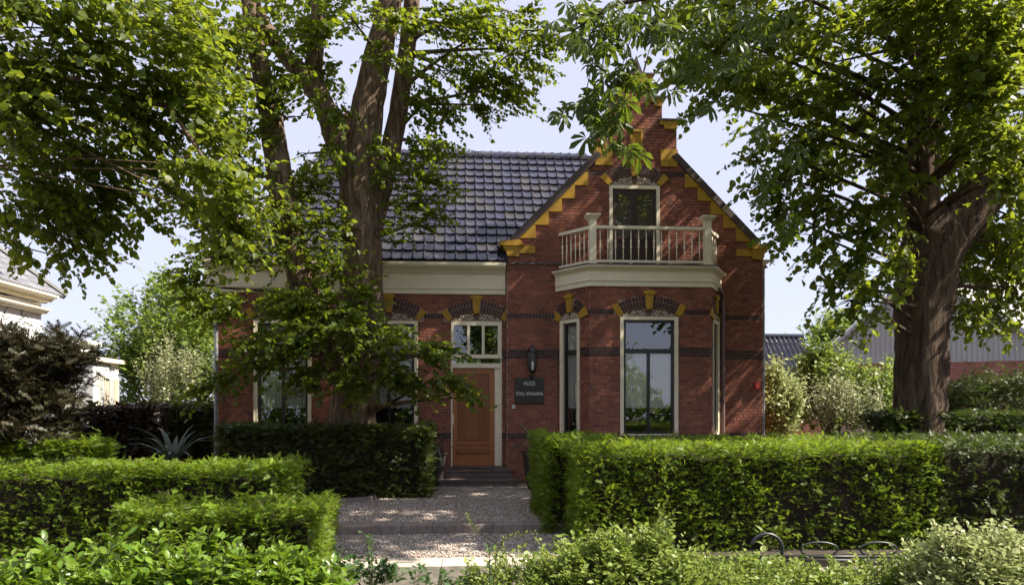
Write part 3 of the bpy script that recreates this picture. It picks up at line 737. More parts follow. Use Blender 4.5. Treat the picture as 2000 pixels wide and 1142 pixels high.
m = MB(FG); m.prism([(GC-.40, 9.03), (GC+.40, 9.03), (GC+.40, 9.07), (GC-.40, 9.07)], -.07, .33); m.prism([(GC-.16, 9.07), (GC+.16, 9.07), (GC+.06, 9.30), (GC, 9.48), (GC-.06, 9.30)], 0, .26); part(m, 'pinnacle', M['coping'])
m = MB(FG); a, b, c, d = GC-.14, GC+.14, 7.43, 7.83
m.box(a, a+.045, -.02, .05, c, d); m.box(b-.045, b, -.02, .05, c, d); m.box(a+.045, b-.045, -.02, .05, c, c+.035); m.box(a+.045, b-.045, -.02, .05, d-.05, d); m.box(a+.045, b-.045, .008, .05, c+.035, d-.05); part(m, 'plaque', M['yellow'])
m = MB(FG); m.box(GC-.065, GC+.065, -.02, .05, 8.32, 8.48); part(m, 'plaque', M['yellow'])

# left eaves cornice with gutter
cz = 4.17
prof = [(0, cz), (.03, cz), (.03, cz+.09), (.05, cz+.11), (.05, cz+.42), (.10, cz+.47), (.13, cz+.50), (.24, cz+.56), (.27, cz+.60), (.27, cz+.66), (0, cz+.66)]
m = MB(); m.sweep([(XL-.25, YW-.003), (XM-.03, YW-.003)], prof); part(m, 'eaves_cornice', M['white'])
m = MB(); m.box(XL-.2, XM-.03, YW-.245, YW-.03, cz+.662, cz+.672); part(m, 'gutter', M['zinc'])
# right side gutter end of the cross wing
m = MB(); m.sweep([(XR, YG+.30), (XR, 25)], [(0, 4.83), (.06, 4.83), (.22, 4.95), (.36, 5.02), (.36, 5.05), (0, 5.05)]); part(m, 'eaves_cornice', M['white'])

# bay cornice and balcony
pb = [(BX0-BE-.0, YG+.0), (BX0, YB-.004), (BX1, YB-.004), (BX1+BR_, YG)]
cz = 4.215
prof = [(-.1, cz), (.035, cz), (.035, cz+.09), (.055, cz+.105), (.06, cz+.135), (.045, cz+.15), (.045, cz+.30), (.075, cz+.34), (.13, cz+.375), (.15, cz+.40), (.15, cz+.425), (-.1, cz+.425)]
m = MB(); m.sweep(pb, prof); part(m, 'bay_cornice', M['white'])
m = MB(); m.flat([(BX0-BE-.11, YG-.003), (BX0-.09, YB-.17), (BX1+.09, YB-.17), (BX1+BR_+.11, YG-.003)], cz+.428, cz+.446); part(m, 'balcony_floor', M['lead'])
zf = cz+.447; zr = 5.49; zb_ = 4.72
bal = MB(); pl = (BX0+.06, YB+.02); pr = (BX1-.06, YB+.02); wl = (BX0-BE+.07, YG-.03); wr = (BX1+BR_-.07, YG-.03)
def bar(m, p, q, z0, z1, hw):
    d = Vector((q[0]-p[0], q[1]-p[1], 0)); l = d.length; Mx = Matrix.Translation((p[0], p[1], 0)) @ Matrix.Rotation(math.atan2(d.y, d.x), 4, 'Z')
    m.box(0, l, -hw, hw, z0, z1, 0, Mx)
for p, q in ((pl, pr), (wl, pl), (pr, wr)):
    bar(bal, p, q, zr-.065, zr, .045); bar(bal, p, q, zb_, zb_+.05, .035)
for xx in (.33, .67): bal.box(pl[0]+(pr[0]-pl[0])*xx-.03, pl[0]+(pr[0]-pl[0])*xx+.03, pl[1]-.03, pl[1]+.03, zf, zb_)
balcony = part(bal, 'balcony_rail', M['white'])
for p in (pl, pr):
    m = MB(Matrix.Translation((p[0], p[1], 0))); m.box(-.07, .07, -.07, .07, zf, 5.66); m.box(-.08, .08, -.08, .08, zf, zf+.06)
    m.add([(-.07, -.07, 5.60), (.07, -.07, 5.60), (.07, .07, 5.60), (-.07, .07, 5.60), (-.15, -.15, 5.685), (.15, -.15, 5.685), (.15, .15, 5.685), (-.15, .15, 5.685), (-.15, -.15, 5.715), (.15, -.15, 5.715), (.15, .15, 5.715), (-.15, .15, 5.715)],
          [(0, 1, 5, 4), (1, 2, 6, 5), (2, 3, 7, 6), (3, 0, 4, 7), (4, 5, 9, 8), (5, 6, 10, 9), (6, 7, 11, 10), (7, 4, 8, 11), (8, 9, 10, 11)])
    part(m, 'post', M['white'], balcony)
q = MB(); hb = zr-.065-zb_-.05
q.lathe([(.009, 0), (.012, hb*.3), (.010, hb*.38), (.024, hb*.44), (.012, hb*.47), (.019, hb*.52), (.013, hb*.56), (.024, hb*.62), (.010, hb*.68), (.012, hb*.75), (.009, hb)], n=8)
bme = q.mesh('baluster', M['white'], True)
spots = [(pl[0]+(pr[0]-pl[0])*(i+1)/15, pl[1]) for i in range(14)]
for i in range(7):
    f = (i+.6)/7.4; spots.append((wl[0]+(pl[0]-wl[0])*f, wl[1]+(pl[1]-wl[1])*f)); spots.append((wr[0]+(pr[0]-wr[0])*f, wr[1]+(pr[1]-wr[1])*f))
for p in spots:
    o = link('baluster', bme); o.matrix_basis = Matrix.Translation((p[0], p[1], zb_+.05)); hang(o, balcony)

# roofs
YE = YW-.24; ZE = 4.86; TP = 1.02
RY, = (YE+3.38,); RZ = ZE+3.38*TP
hx0, hx1 = XL-.22, -3.45
m = MB()
m.add([(hx0, YE, ZE), (XM+2.6, YE, ZE), (XM+2.6, RY, RZ), (hx1, RY, RZ), (hx0, RY+3.3, ZE), (XM+2.6, RY+3.3, ZE)], [(0, 1, 2, 3), (0, 3, 4), (3, 2, 5, 4)])
for i in range(len(m.v)): m.v[i] = m.v[i]-Vector((0, 0, .05))
roof = part(m, 'roof', M['lead'])
m = MB(); gz = 5.12; hw = (XR-XM)/2
m.add([(XM-.02, YG+.3, gz), (GC, YG+.3, gz+hw), (XR+.25, YG+.3, gz-.25), (XM-.02, 26, gz), (GC, 26, gz+hw), (XR+.25, 26, gz-.25)], [(0, 1, 4, 3), (1, 2, 5, 4)]); part(m, 'roof', M['lead'])
# glazed tiles: rows overlap, each tile a rib and a shallow pan
tw_, th_ = .232, .335; sl = math.hypot(1, TP); up = Vector((0, 1/sl, TP/sl)); nr = Vector((0, -TP/sl, 1/sl))
def tile_mesh():
    q = MB(); xs = [-.116, -.102, -.085, -.045, 0, .05, .095, .118]; hs = [.010, .044, .020, .004, .000, .003, .010, .018]
    L_ = th_+.05; vv = []
    for x, h in zip(xs, hs):
        vv += [(x, 0, h+.044), (x, L_, h+.004), (x, 0, h+.012)]
    k = len(xs); ff = []
    for i in range(k-1): ff += [(3*i, 3*i+3, 3*i+4, 3*i+1), (3*i+2, 3*i+5, 3*i+3, 3*i)]
    ff += [(0, 1, 2)]
    q.add(vv, ff); return q
tme = tile_mesh().mesh('roof_tile', M['tile'], False)
tv = tile_mesh(); rt = random.Random(4); tiles = []
nrow = int(3.38*sl/th_)+1
for r in range(nrow):
    for c in range(40):
        x = hx0+.12+c*tw_; s_ = r*th_
        y = YE+s_/sl; z = ZE+s_*TP/sl
        f = s_/(3.38*sl); left = hx0+(hx1-hx0)*f
        if x < left+.02 or s_ > 3.38*sl-.1: continue
        zm = z+.15
        if x > XM+.02 and x > XM+(zm-gz)+.12: continue
        if x > XM+2.4: continue
        tiles.append((x, y, z, r))
vis = sorted(range(len(tiles)), key=lambda i: -tiles[i][0]); singles = set(vis[:300])
rest = MB()
for i, (x, y, z, r) in enumerate(tiles):
    j = rt.uniform(-.006, .006); ro = rt.uniform(-.012, .012)
    Mx = Matrix(((1, 0, 0, x+rt.uniform(-.004, .004)), (0, up.y, nr.y, y), (0, up.z, nr.z, z+j*.5), (0, 0, 0, 1))) @ Matrix.Rotation(ro, 4, 'Z') @ Matrix.Rotation(rt.uniform(-.012, .012), 4, 'X')
    if i in singles:
        o = link('roof_tile', tme); o.matrix_basis = Mx; hang(o, roof)
    else: rest.add([tuple(v) for v in tv.v], tv.f, 0, Mx)
if rest.v: part(rest, 'tile_field', M['tile'], roof, kind='stuff')
for c in range(21):
    a = hx1-.1+c*.33; m = MB(); n = 7; vv = []
    if a > XM+2.2: break
    for xx, rr in ((a, .12), (a+.36, .105)):
        for k in range(n): t = math.pi*(-.08+1.16*k/(n-1)); vv.append((xx, RY-math.cos(t)*rr, RZ-.03+math.sin(t)*rr))
    m.add(vv, [(k, k+1, n+k+1, n+k) for k in range(n-1)]+[tuple(range(n)), tuple(range(2*n-1, n-1, -1))]); part(m, 'ridge_tile', M['tile'], roof)
hp0, hp1 = Vector((hx0, YE, ZE+.03)), Vector((hx1, RY, RZ+.02))
for c in range(12):
    a, b = hp0.lerp(hp1, c/12), hp0.lerp(hp1, (c+1.12)/12)
    m = MB(); m.tube([a, b], [.115, .10], 8); part(m, 'hip_tile', M['tile'], roof)
# chimney
cp = px(687, 232, RY+.2); m = MB(); m.box(cp.x-.32, cp.x+.32, RY-.1, RY+.5, RZ-.5, cp.z-.12); m.box(cp.x-.37, cp.x+.37, RY-.15, RY+.55, cp.z-.12, cp.z); part(m, 'chimney', M['brick'])
# downpipes
m = MB(); xp = xat(1411.5, YG-.06)
m.tube([(BX1+.36, YG-.30, 4.25), (BX1+.48, YG-.18, 4.22), (xp, YG-.07, 4.10), (xp, YG-.07, 3.9), (xp, YG-.07, 0)], .046, 10)
for z in (3.3, 2.1, 1.0): m.tube([(xp, YG-.07, z), (xp, YG-.07, z+.05)], .056, 10)
part(m, 'downpipe', M['copper'])
m = MB(); xp = xat(422, YW-.08); m.tube([(xp, YW-.08, 4.2), (xp, YW-.08, 0)], .045, 10)
for z in (3.4, 2.4, 1.2): m.tube([(xp, YW-.08, z), (xp, YW-.08, z+.05)], .055, 10)
part(m, 'downpipe', M['zinc'])
m = MB(); m.tube([(XR+.04, YG+.06, 4.8), (XR+.04, YG+.06, 0)], .03, 8); part(m, 'downpipe', M['zinc'])

# ---- things on the wall
def text(name, body, width, height, x, z, y, parent, material):
    """flat lettering with small capitals, as a mesh of the given width and cap height, centred at x, z"""
    c = bpy.data.curves.new(name, 'FONT'); c.body = body; c.size = 1; c.extrude = .02; c.space_character = 1.05; c.small_caps_scale = .8
    for f in c.body_format: f.use_small_caps = True
    o = bpy.data.objects.new('tmp', c); COL.objects.link(o)
    me = bpy.data.meshes.new_from_object(o.evaluated_get(bpy.context.evaluated_depsgraph_get())); me.name = name
    bpy.data.objects.remove(o); bpy.data.curves.remove(c)
    n = len(me.vertices); co = np.zeros(n*3, np.float32); me.vertices.foreach_get('co', co); co = co.reshape(-1, 3)
    lo, hi = co.min(0), co.max(0); q = np.zeros_like(co)
    q[:, 0] = x+((co[:, 0]-lo[0])/(hi[0]-lo[0])-.5)*width; q[:, 2] = z+((co[:, 1]-lo[1])/(hi[1]-lo[1])-.5)*height; q[:, 1] = y-co[:, 2]*.1
    me.vertices.foreach_set('co', q.ravel()); me.materials.clear(); me.materials.append(material); me.update()
    o = link(name, me); hang(o, parent); return o
a, b = xat(1006, YG), xat(1062, YG); zt, zb = zat(738, 1034, YG), zat(787, 1034, YG); xc = (a+b)/2
m = MB(FG); m.box(a, b, -.05, -.004, zb, zt); m.box(a-.006, b+.006, -.042, -.006, zb-.006, zt+.006)
sg = m.build('name_board', M['signboard']); tag(sg, 'dark name board with white letters on the brick wall right of the door', 'sign')
text('lettering', 'HUIZE', .25, .085, xc, zat(748.5, 1034, YG), -.052+YG, sg, M['letter'])
text('lettering', 'Stol-Vennema', .595, .088, xc, zat(768, 1034, YG), -.052+YG, sg, M['letter'])
xc = xat(1003, YG); zc = zat(793.5, 1003, YG)
m = MB(FG); m.box(xc-.034, xc+.034, -.02, -.004, zc-.042, zc+.042); nb = m.build('number_plate', M['purewhite']); tag(nb, 'tiny white house number plate below the dark name board', 'number plate')
text('lettering', '9', .034, .055, xc, zc, -.022+YG, nb, M['black'])
xc = xat(1478.5, YG); zc = zat(753, 1478, YG)
m = MB(FG); m.box(xc-.06, xc+.06, -.055, -.004, zc-.08, zc+.08); m.box(xc-.045, xc+.045, -.065, -.055, zc-.065, zc+.0); ab = m.build('alarm_box', M['red']); tag(ab, 'small red box on the brick wall near the right house corner', 'alarm box')
# wall lantern
xc = xat(1038, YG); yb = YG-.20; zt = zat(686, 1038, YG); zb = zat(725, 1038, YG)
ln = thing('wall_lantern', 'black wall lantern mounted above the dark name board', 'lantern', (xc, YG-.05, zb))
m = MB(); m.lathe([(.13, zt-.02), (.12, zt+.0), (.03, zt+.10), (.015, zt+.14), (.0, zt+.15)], (xc, yb, 0), 6); m.build('cap', M['black'], ln)
m = MB()
for k in range(6):
    t = math.pi/3*k; m.tube([(xc+.075*math.cos(t), yb+.075*math.sin(t), zb), (xc+.115*math.cos(t), yb+.115*math.sin(t), zt-.02)], .008, 5)
m.lathe([(.02, zb-.06), (.05, zb-.02), (.085, zb), (.085, zb+.015)], (xc, yb, 0), 6); m.build('cage', M['black'], ln)
m = MB(); m.lathe([(.066, zb+.015), (.10, zt-.03)], (xc, yb, 0), 6); m.build('glass', M['lamp_glass'], ln)
m = MB(); m.lathe([(.02, zb+.02), (.022, zb+.1), (.03, zb+.16), (.015, zb+.2)], (xc, yb-.075, 0), 8); m.build('bulb', M['purewhite'], ln)
m = MB(); m.tube([(xc, YG-.005, zb-.16), (xc, YG-.10, zb-.17), (xc, yb, zb-.10), (xc, yb, zb-.05)], .014, 6); m.box(xc-.04, xc+.04, YG-.02, YG-.003, zb-.25, zb-.08); m.build('bracket', M['black'], ln)

# potted agaves beside the door
def strap_leaves(rng, c, n, L, W, spread, mat_, parent, up=1.0):
    for i in range(n):
        az = 2*math.pi*i/n+rng.uniform(-.3, .3); tilt = rng.uniform(.15, spread); l = L*rng.uniform(.7, 1.1); k = 7; vv = []; ff = []
        d = Vector((math.cos(az), math.sin(az), 0)); s_ = Vector((-d.y, d.x, 0))
        pts = []
        for j in range(k):
            f = j/(k-1); a = tilt+(tilt*1.1)*f*f
            p = Vector(c)+d*(l*f*math.sin(a)+.03)+Vector((0, 0, l*f*math.cos(a)*up))
            w_ = W*(.55+.9*f if f < .4 else .91*(1-((f-.4)/.6)**1.6))*.5+.002; pts.append((p, w_))
        m = MB()
        for p, w_ in pts: vv += [p-s_*w_+d*(-.25*w_)+Vector((0, 0, .3*w_)), p, p+s_*w_+d*(-.25*w_)+Vector((0, 0, .3*w_))]
        for j in range(k-1): ff += [(3*j, 3*j+1, 3*j+4, 3*j+3), (3*j+1, 3*j+2, 3*j+5, 3*j+4)]
        m.add(vv, ff); m.build('leaf', mat_, parent)
rr = random.Random(3)
for (pxx, Y, lab, plab, gl, zp) in ((848, 15.85, 'dark round pot standing left of the front door steps', 'dark narrow-leaved potted plant left of the door', .85, .72), (1047, 14.9, 'dark round pot standing right of the front steps by the hedge', 'long-leaved potted plant right of the door behind the hedge end', .8, .78)):
    c = px(pxx, 797, Y); pt = MB(); pt.lathe([(.15, 0), (.20, .12), (.25, .5), (.27, zp-.06), (.29, zp-.05), (.29, zp), (.24, zp), (.23, zp-.05)], (c.x, Y, 0), 16)
    tag(pt.build('plant_pot', M['pot'], smooth=False), lab, 'pot', 'pots beside the front door')
    pl_ = thing('potted_agave', plab, 'potted plant', (c.x, Y, zp-.05)); strap_leaves(rr, (c.x, Y, zp-.06), 13, gl, .06, .95, LF['agave'], pl_)
c = px(338, 797, 14.2)
ag = thing('agave', 'grey-green agave with stiff pointed leaves in front of the dark hedge', 'agave', (c.x, 14.2, .05)); strap_leaves(rr, (c.x, 14.2, .55), 15, .95, .13, .85, LF['agave'], ag)

# ------------------------------------------------------------------ clipped hedges
def hedge(label, x0, x1, y0, y1, z0, z1, dens, size, material, seed, faces='ftlr', shaggy=.06, T=T_SPRIG, patch=.0, group='clipped hedges of the garden', front=.7):
    r = np.random.default_rng(seed); g_ = Geo(); LX, LY, LZ = x1-x0, y1-y0, z1-z0
    h = thing('hedge', label, 'hedge', ((x0+x1)/2, (y0+y1)/2, z0), group)
    # uneven woody inside
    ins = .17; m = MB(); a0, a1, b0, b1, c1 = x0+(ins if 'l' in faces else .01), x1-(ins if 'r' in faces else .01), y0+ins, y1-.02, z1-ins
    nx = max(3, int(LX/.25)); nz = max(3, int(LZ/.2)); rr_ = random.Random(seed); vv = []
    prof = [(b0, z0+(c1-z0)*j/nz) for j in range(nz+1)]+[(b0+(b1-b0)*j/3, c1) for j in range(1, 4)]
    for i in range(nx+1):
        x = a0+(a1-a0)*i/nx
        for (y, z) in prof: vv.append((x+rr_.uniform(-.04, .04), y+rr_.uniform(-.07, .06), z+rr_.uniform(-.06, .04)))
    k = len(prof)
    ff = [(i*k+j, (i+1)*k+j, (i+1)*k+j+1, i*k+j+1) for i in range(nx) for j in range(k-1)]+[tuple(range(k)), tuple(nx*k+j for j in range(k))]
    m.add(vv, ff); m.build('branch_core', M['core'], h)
    def put(n, base, ua, va, nrm, upb, flat_):
        a, b = r.uniform(-.02, 1.02, n), r.uniform(-.02, 1.02, n)
        k1, k2, k3 = r.uniform(0, 6, 3); la, lb = np.linalg.norm(ua), np.linalg.norm(va)
        f = .5+.22*np.sin(a*la*2.3+k1)+.22*np.sin(b*lb*4.1+k2+2*np.sin(a*la*1.1+k3))+.16*np.sin(a*la*7.1+b*lb*5.3+k2)
        keep = r.random(n) > patch*(1-f)*1.6
        a, b = a[keep], b[keep]; n = len(a)
        # clumps: the sprigs gather a little round random shoots
        P = A(*[base]).reshape(1, 3)+a[:, None]*A(*[ua]).reshape(1, 3)+b[:, None]*A(*[va]).reshape(1, 3)
        wav = .018*np.sin(P[:, 0]*3.1+P[:, 1]*2.2+seed)+.018*np.sin(P[:, 0]*7.3+P[:, 2]*6+P[:, 1]*5+seed)+.02*np.sin(P[:, 0]*15+P[:, 2]*13+seed)
        P = P+np.array(nrm)*(wav-.02-r.random(n)**1.3*.19)[:, None]
        D = np.array(nrm)*.55+np.array((0, 0, upb))+r.normal(size=(n, 3))*np.array(flat_)
        S = size*r.uniform(.55, 1.25, n)
        lg = r.random(n) < .012; S[lg] *= 1.4; P[lg] += np.array(nrm)*shaggy*.6
        N = np.array((0, 0, .8))+np.array(nrm)*.5+r.normal(size=(n, 3))*.5
        g_.leaves(P, D, N, S, T)
    if 'f' in faces: put(int(LX*LZ*dens*front), (x0, y0, z0), (LX, 0, 0), (0, 0, LZ), (0, -1, 0), .15, (.6, .35, .35))
    if 't' in faces: put(int(LX*LY*dens*.8), (x0, y0, z1), (LX, 0, 0), (0, LY, 0), (0, 0, 1), -.38, (.75, .75, .2))
    if 'r' in faces: put(int(LY*LZ*dens), (x1, y0, z0), (0, LY, 0), (0, 0, LZ), (1, 0, 0), .1, (.35, .6, .35))
    if 'l' in faces: put(int(LY*LZ*dens), (x0, y0, z0), (0, LY, 0), (0, 0, LZ), (-1, 0, 0), .1, (.35, .6, .35))
    n = int(LX*LZ*40); P = np.stack([r.uniform(x0, x1, n), np.full(n, y0+.08)+r.uniform(-.03, .03, n), r.uniform(z0, z1-.25, n)], 1)
    Q = P+np.stack([r.normal(size=n)*.12, r.normal(size=n)*.03-.01, r.uniform(.12, .4, n)], 1); g_.sticks(P, Q, .004, 1)
    g_.build('foliage', [material, M['twig']], h); return h
def xx(p, Y): return xat(p, Y)
hedge('long tall clipped hedge right of the path, sunlit and reaching in front of the bay', xx(1305, 9.0), xx(1832, 9.0), 9.0, 12.3, -.15, 1.20, 1900, 0.078, LF['yew'], 21, 'ft', patch=.5, front=.9)
hedge('leafy hedge block at the right side of the path entrance', xx(1132, 8.95), xx(1303, 8.95), 8.95, 10.3, -.15, 1.20, 1900, 0.078, LF['yew'], 22, 'ftl', patch=.35, front=.9)
hedge('dark end of the hedge beside the gravel, behind the leafy hedge block', xx(1062, 10.4), xx(1200, 10.4), 10.35, 12.6, -.05, 1.25, 1900, 0.078, LF['yew'], 23, 'ftl', patch=.3)
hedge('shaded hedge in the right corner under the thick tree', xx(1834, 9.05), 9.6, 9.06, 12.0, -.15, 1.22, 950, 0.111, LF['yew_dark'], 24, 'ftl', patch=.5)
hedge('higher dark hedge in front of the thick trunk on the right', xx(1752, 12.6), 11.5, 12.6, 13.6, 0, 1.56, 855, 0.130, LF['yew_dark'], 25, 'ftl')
hedge('upper step of the left clipped hedge with a bright sunlit top', -8.5, xx(556, 9.1), 9.1, 10.2, -.1, .98, 1900, 0.078, LF['yew'], 26, 'ftr', shaggy=.12, patch=.3)
hedge('low front step of the left clipped hedge, beside the path', xx(232, 7.9), xx(624, 7.9), 7.85, 9.1, -.4, .615, 1900, 0.078, LF['yew'], 27, 'ftrl', shaggy=.12, patch=.3)
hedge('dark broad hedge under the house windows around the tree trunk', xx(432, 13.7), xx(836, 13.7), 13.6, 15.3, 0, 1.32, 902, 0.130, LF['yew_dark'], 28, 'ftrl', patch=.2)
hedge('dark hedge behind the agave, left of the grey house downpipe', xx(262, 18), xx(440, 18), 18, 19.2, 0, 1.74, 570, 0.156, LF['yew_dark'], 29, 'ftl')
hedge('coppery dark hedge beside the brown fence post', xx(128, 16), xx(285, 16), 16, 17, 0, 1.68, 617, 0.156, LF['copper'], 30, 'ftr', shaggy=.2, T=T_LEAF4)
hedge('low bright hedge at the left edge behind the stepped hedge', -9.5, xx(178, 12.6), 12.5, 13.4, 0, 1.10, 950, 0.130, LF['yew'], 31, 'ftr', shaggy=.22)

# ------------------------------------------------------------------ trees
def trunk_px(mb, pts, n=14, flute=None, r=None):
    P = []; R = []
    for p in pts:
        P.append(px(p[0], p[1], p[2])); R.append(p[3]*.5*scl(p[0], p[2]))
    # smooth by inserting points
    P2, R2 = [], []
    for i in range(len(P)-1):
        a = P[max(i-1, 0)]; b = P[i]; c = P[i+1]; d = P[min(i+2, len(P)-1)]
        for k in range(4):
            t = k/4; P2.append(.5*((2*b)+(c-a)*t+(2*a-5*b+4*c-d)*t*t+(3*b-a-3*c+d)*t**3)); R2.append(R[i]+(R[i+1]-R[i])*t)
    P2.append(P[-1]); R2.append(R[-1])
    mb.tube(P2, R2, n, flute=flute, rng=r); return list(zip(P2, R2))
def limb(mb, a, b, ra, rb_, rng_, sag=.12, n=7):
    a, b = Vector(a), Vector(b); l = (b-a).length; off = Vector((rng_.uniform(-1, 1), rng_.uniform(-1, 1), rng_.uniform(-.4, 1)))*l*sag
    pts = [a*(1-t)**2+((a+b)/2+off)*2*t*(1-t)+b*t*t for t in [i/7 for i in range(8)]]
    mb.tube(pts, [ra+(rb_-ra)*i/7 for i in range(8)], n, caps=False)
class Crown:
    def __init__(s, seed): s.r = np.random.default_rng(seed); s.L = []; s.S0 = []; s.S1 = []; s.cent = []
    def blob(s, C, R, n, heart, **k):
        l, (a, b) = sprays(s.r, C, R, n, heart, **k); s.L.append(l); s.S0.append(a); s.S1.append(b); s.cent.append((Vector(C), max(R))); return s
    def pblob(s, x, y, Y, rx, ry, rd, n, heart, **k):
        c = px(x, y, Y); m = scl(x, Y); return s.blob(c, (rx*m, rd, ry*m), n, heart, **k)
    def finish(s, tree, material, T, cap=300, minpx=9.5, twig=.0035, parts=True):
        L = join(s.L)
        if parts: L = leaf_parts(L, T, material, tree, cap, minpx=minpx)
        g_ = Geo(); g_.leaves(*L, T); g_.sticks(np.concatenate(s.S0), np.concatenate(s.S1), twig, 1)
        return g_.build('crown', [material, M['twig']], tree)
    def limbs(s, mb, nodes, rg, rmin=.012, rmax=.05, maxlen=4.5):
        for c, R in s.cent:
            near = sorted(nodes, key=lambda q: (q[0]-c).length+max(0, q[0].z-c.z)*.5)[:6]; q = rg.choice(near)
            if (q[0]-c).length < maxlen: limb(mb, q[0], c, min(rmax, q[1]*.55), rmin, rg)
            for _ in range(3): limb(mb, c, c+Vector((rg.gauss(0, .5), rg.gauss(0, .5), rg.gauss(0, .35)))*R, rmin, .005, rg, n=5)

# --- the multi-stemmed linden before the house
rg = random.Random(8)
t1 = thing('linden_tree', 'multi-stemmed linden in the dark hedge before the left house windows', 'tree', (px(690, 797, 14.5).x, 14.5, 0), 'lindens in the front garden')
mb = MB(); nodes = []
Y = 14.5
nodes += trunk_px(mb, [(688, 965, Y, 128), (688, 900, Y, 100), (690, 800, Y, 88), (699, 700, Y, 88), (706, 600, Y, 82), (710, 520, Y, 77), (706, 430, Y, 73), (699, 345, Y, 72), (708, 290, Y, 66), (718, 220, Y, 62), (735, 130, Y, 56), (752, 50, Y, 48), (768, -40, Y, 42), (785, -200, Y+.2, 28), (800, -420, Y+.2, 12)], 16, (.05, 3, .35), rg)
nodes += trunk_px(mb, [(694, 372, Y+.02, 50), (676, 310, Y-.05, 56), (655, 265, Y-.1, 48), (635, 215, Y-.15, 42), (612, 170, Y-.2, 40), (580, 132, Y-.25, 36), (550, 100, Y-.3, 30), (515, 45, Y-.4, 24), (480, -40, Y-.5, 16)], 12, (.04, 3, .4), rg)
nodes += trunk_px(mb, [(612, 185, Y-.2, 38), (614, 120, Y-.2, 35), (618, 60, Y-.15, 30), (626, -20, Y-.1, 26), (630, -150, Y, 16)], 10, None, rg)
nodes += trunk_px(mb, [(716, 470, Y+.1, 44), (736, 405, Y+.25, 44), (752, 330, Y+.35, 43), (772, 250, Y+.45, 38), (788, 150, Y+.5, 34), (800, 60, Y+.5, 34), (808, -40, Y+.5, 28), (830, -220, Y+.6, 16)], 12, (.04, 3, .4), rg)
nodes += trunk_px(mb, [(668, 730, Y-.1, 60), (640, 670, Y-.25, 60), (602, 590, Y-.45, 57), (577, 500, Y-.55, 52), (560, 420, Y-.6, 52), (546, 340, Y-.62, 50), (533, 260, Y-.65, 46), (522, 195, Y-.7, 42), (507, 120, Y-.75, 36), (490, 30, Y-.8, 30), (470, -100, Y-.9, 20)], 14, (.04, 3, .4), rg)
mb.tube([px(640, 240, Y-.1), px(642, 228, Y-.35), px(643, 222, Y-.4)], [.05, .05, .03], 8)
H = px(690, 120, Y); HB = px(690, 640, Y)
c1 = Crown(31)
k = dict(size=.088, L=.55, nl=11)
for (x, y, dY, rx, ry, rd, n) in [
    (520, 60, -.9, 90, 80, .9, 60), (440, 110, -1.4, 90, 90, .9, 80), (560, 160, -1.1, 60, 50, .5, 34), (470, 210, -1.2, 60, 50, .6, 34), (390, 60, -1.6, 70, 80, .9, 50),
    (690, 40, -.8, 100, 50, .7, 44), (620, 90, -1.0, 50, 40, .4, 18), (770, 30, -1.0, 50, 40, .4, 18), (560, 230, -1.0, 40, 40, .3, 10), (640, 130, -.3, 40, 30, .5, 14), (740, 100, -1.0, 40, 28, .3, 16), (600, 20, .5, 90, 50, .8, 40), (690, 200, .5, 40, 60, .6, 12),
    (850, 40, -.2, 70, 60, .9, 55), (930, 70, -.2, 80, 60, .9, 60), (1010, 95, 0, 60, 36, .7, 34), (880, 140, 0, 80, 45, .8, 56), (960, 165, .1, 70, 35, .7, 36), (830, 205, .1, 50, 40, .6, 30), (930, 205, 0, 40, 16, .5, 8), (1050, 60, 0, 30, 30, .5, 8), (990, 20, .2, 60, 30, .7, 14),
    (830, 280, -.1, 45, 22, .4, 22), (790, 300, .2, 30, 20, .4, 10), (660, 210, -.6, 35, 35, .3, 14), (665, 300, -.5, 30, 26, .3, 10), (740, 290, -.5, 20, 40, .3, 12),
    (790, 350, -.4, 45, 30, .3, 16), (800, 400, -.3, 55, 24, .4, 20), (830, 370, -.3, 40, 18, .4, 8), (770, 450, -.4, 25, 40, .3, 10), (820, 430, -.2, 40, 16, .3, 7),
    (640, 380, -.3, 50, 45, .5, 26), (620, 450, -.5, 55, 50, .5, 38), (650, 520, -.7, 50, 50, .5, 40), (560, 440, -1.0, 45, 50, .4, 26), (490, 330, -.8, 50, 40, .5, 26), (450, 290, -.6, 40, 35, .5, 16), (480, 400, -1.0, 55, 40, .6, 34), (420, 420, -1.0, 55, 45, .6, 34), (430, 500, -1.0, 55, 40, .5, 34), (520, 490, -1.1, 45, 45, .4, 30), (410, 560, -.9, 30, 50, .4, 18), (600, 300, .2, 40, 24, .4, 8), (580, 370, -.2, 26, 30, .4, 8),
    (470, 590, -1.0, 60, 40, .5, 38), (560, 600, -1.1, 60, 40, .5, 46), (640, 590, -1.2, 55, 45, .4, 44), (720, 570, -1.0, 40, 30, .3, 14), (690, 620, -1.1, 50, 30, .4, 26),
]: c1.pblob(x, y, Y+dY, rx, ry, rd, int(n*1.75), H if y < 330 else HB, **k)
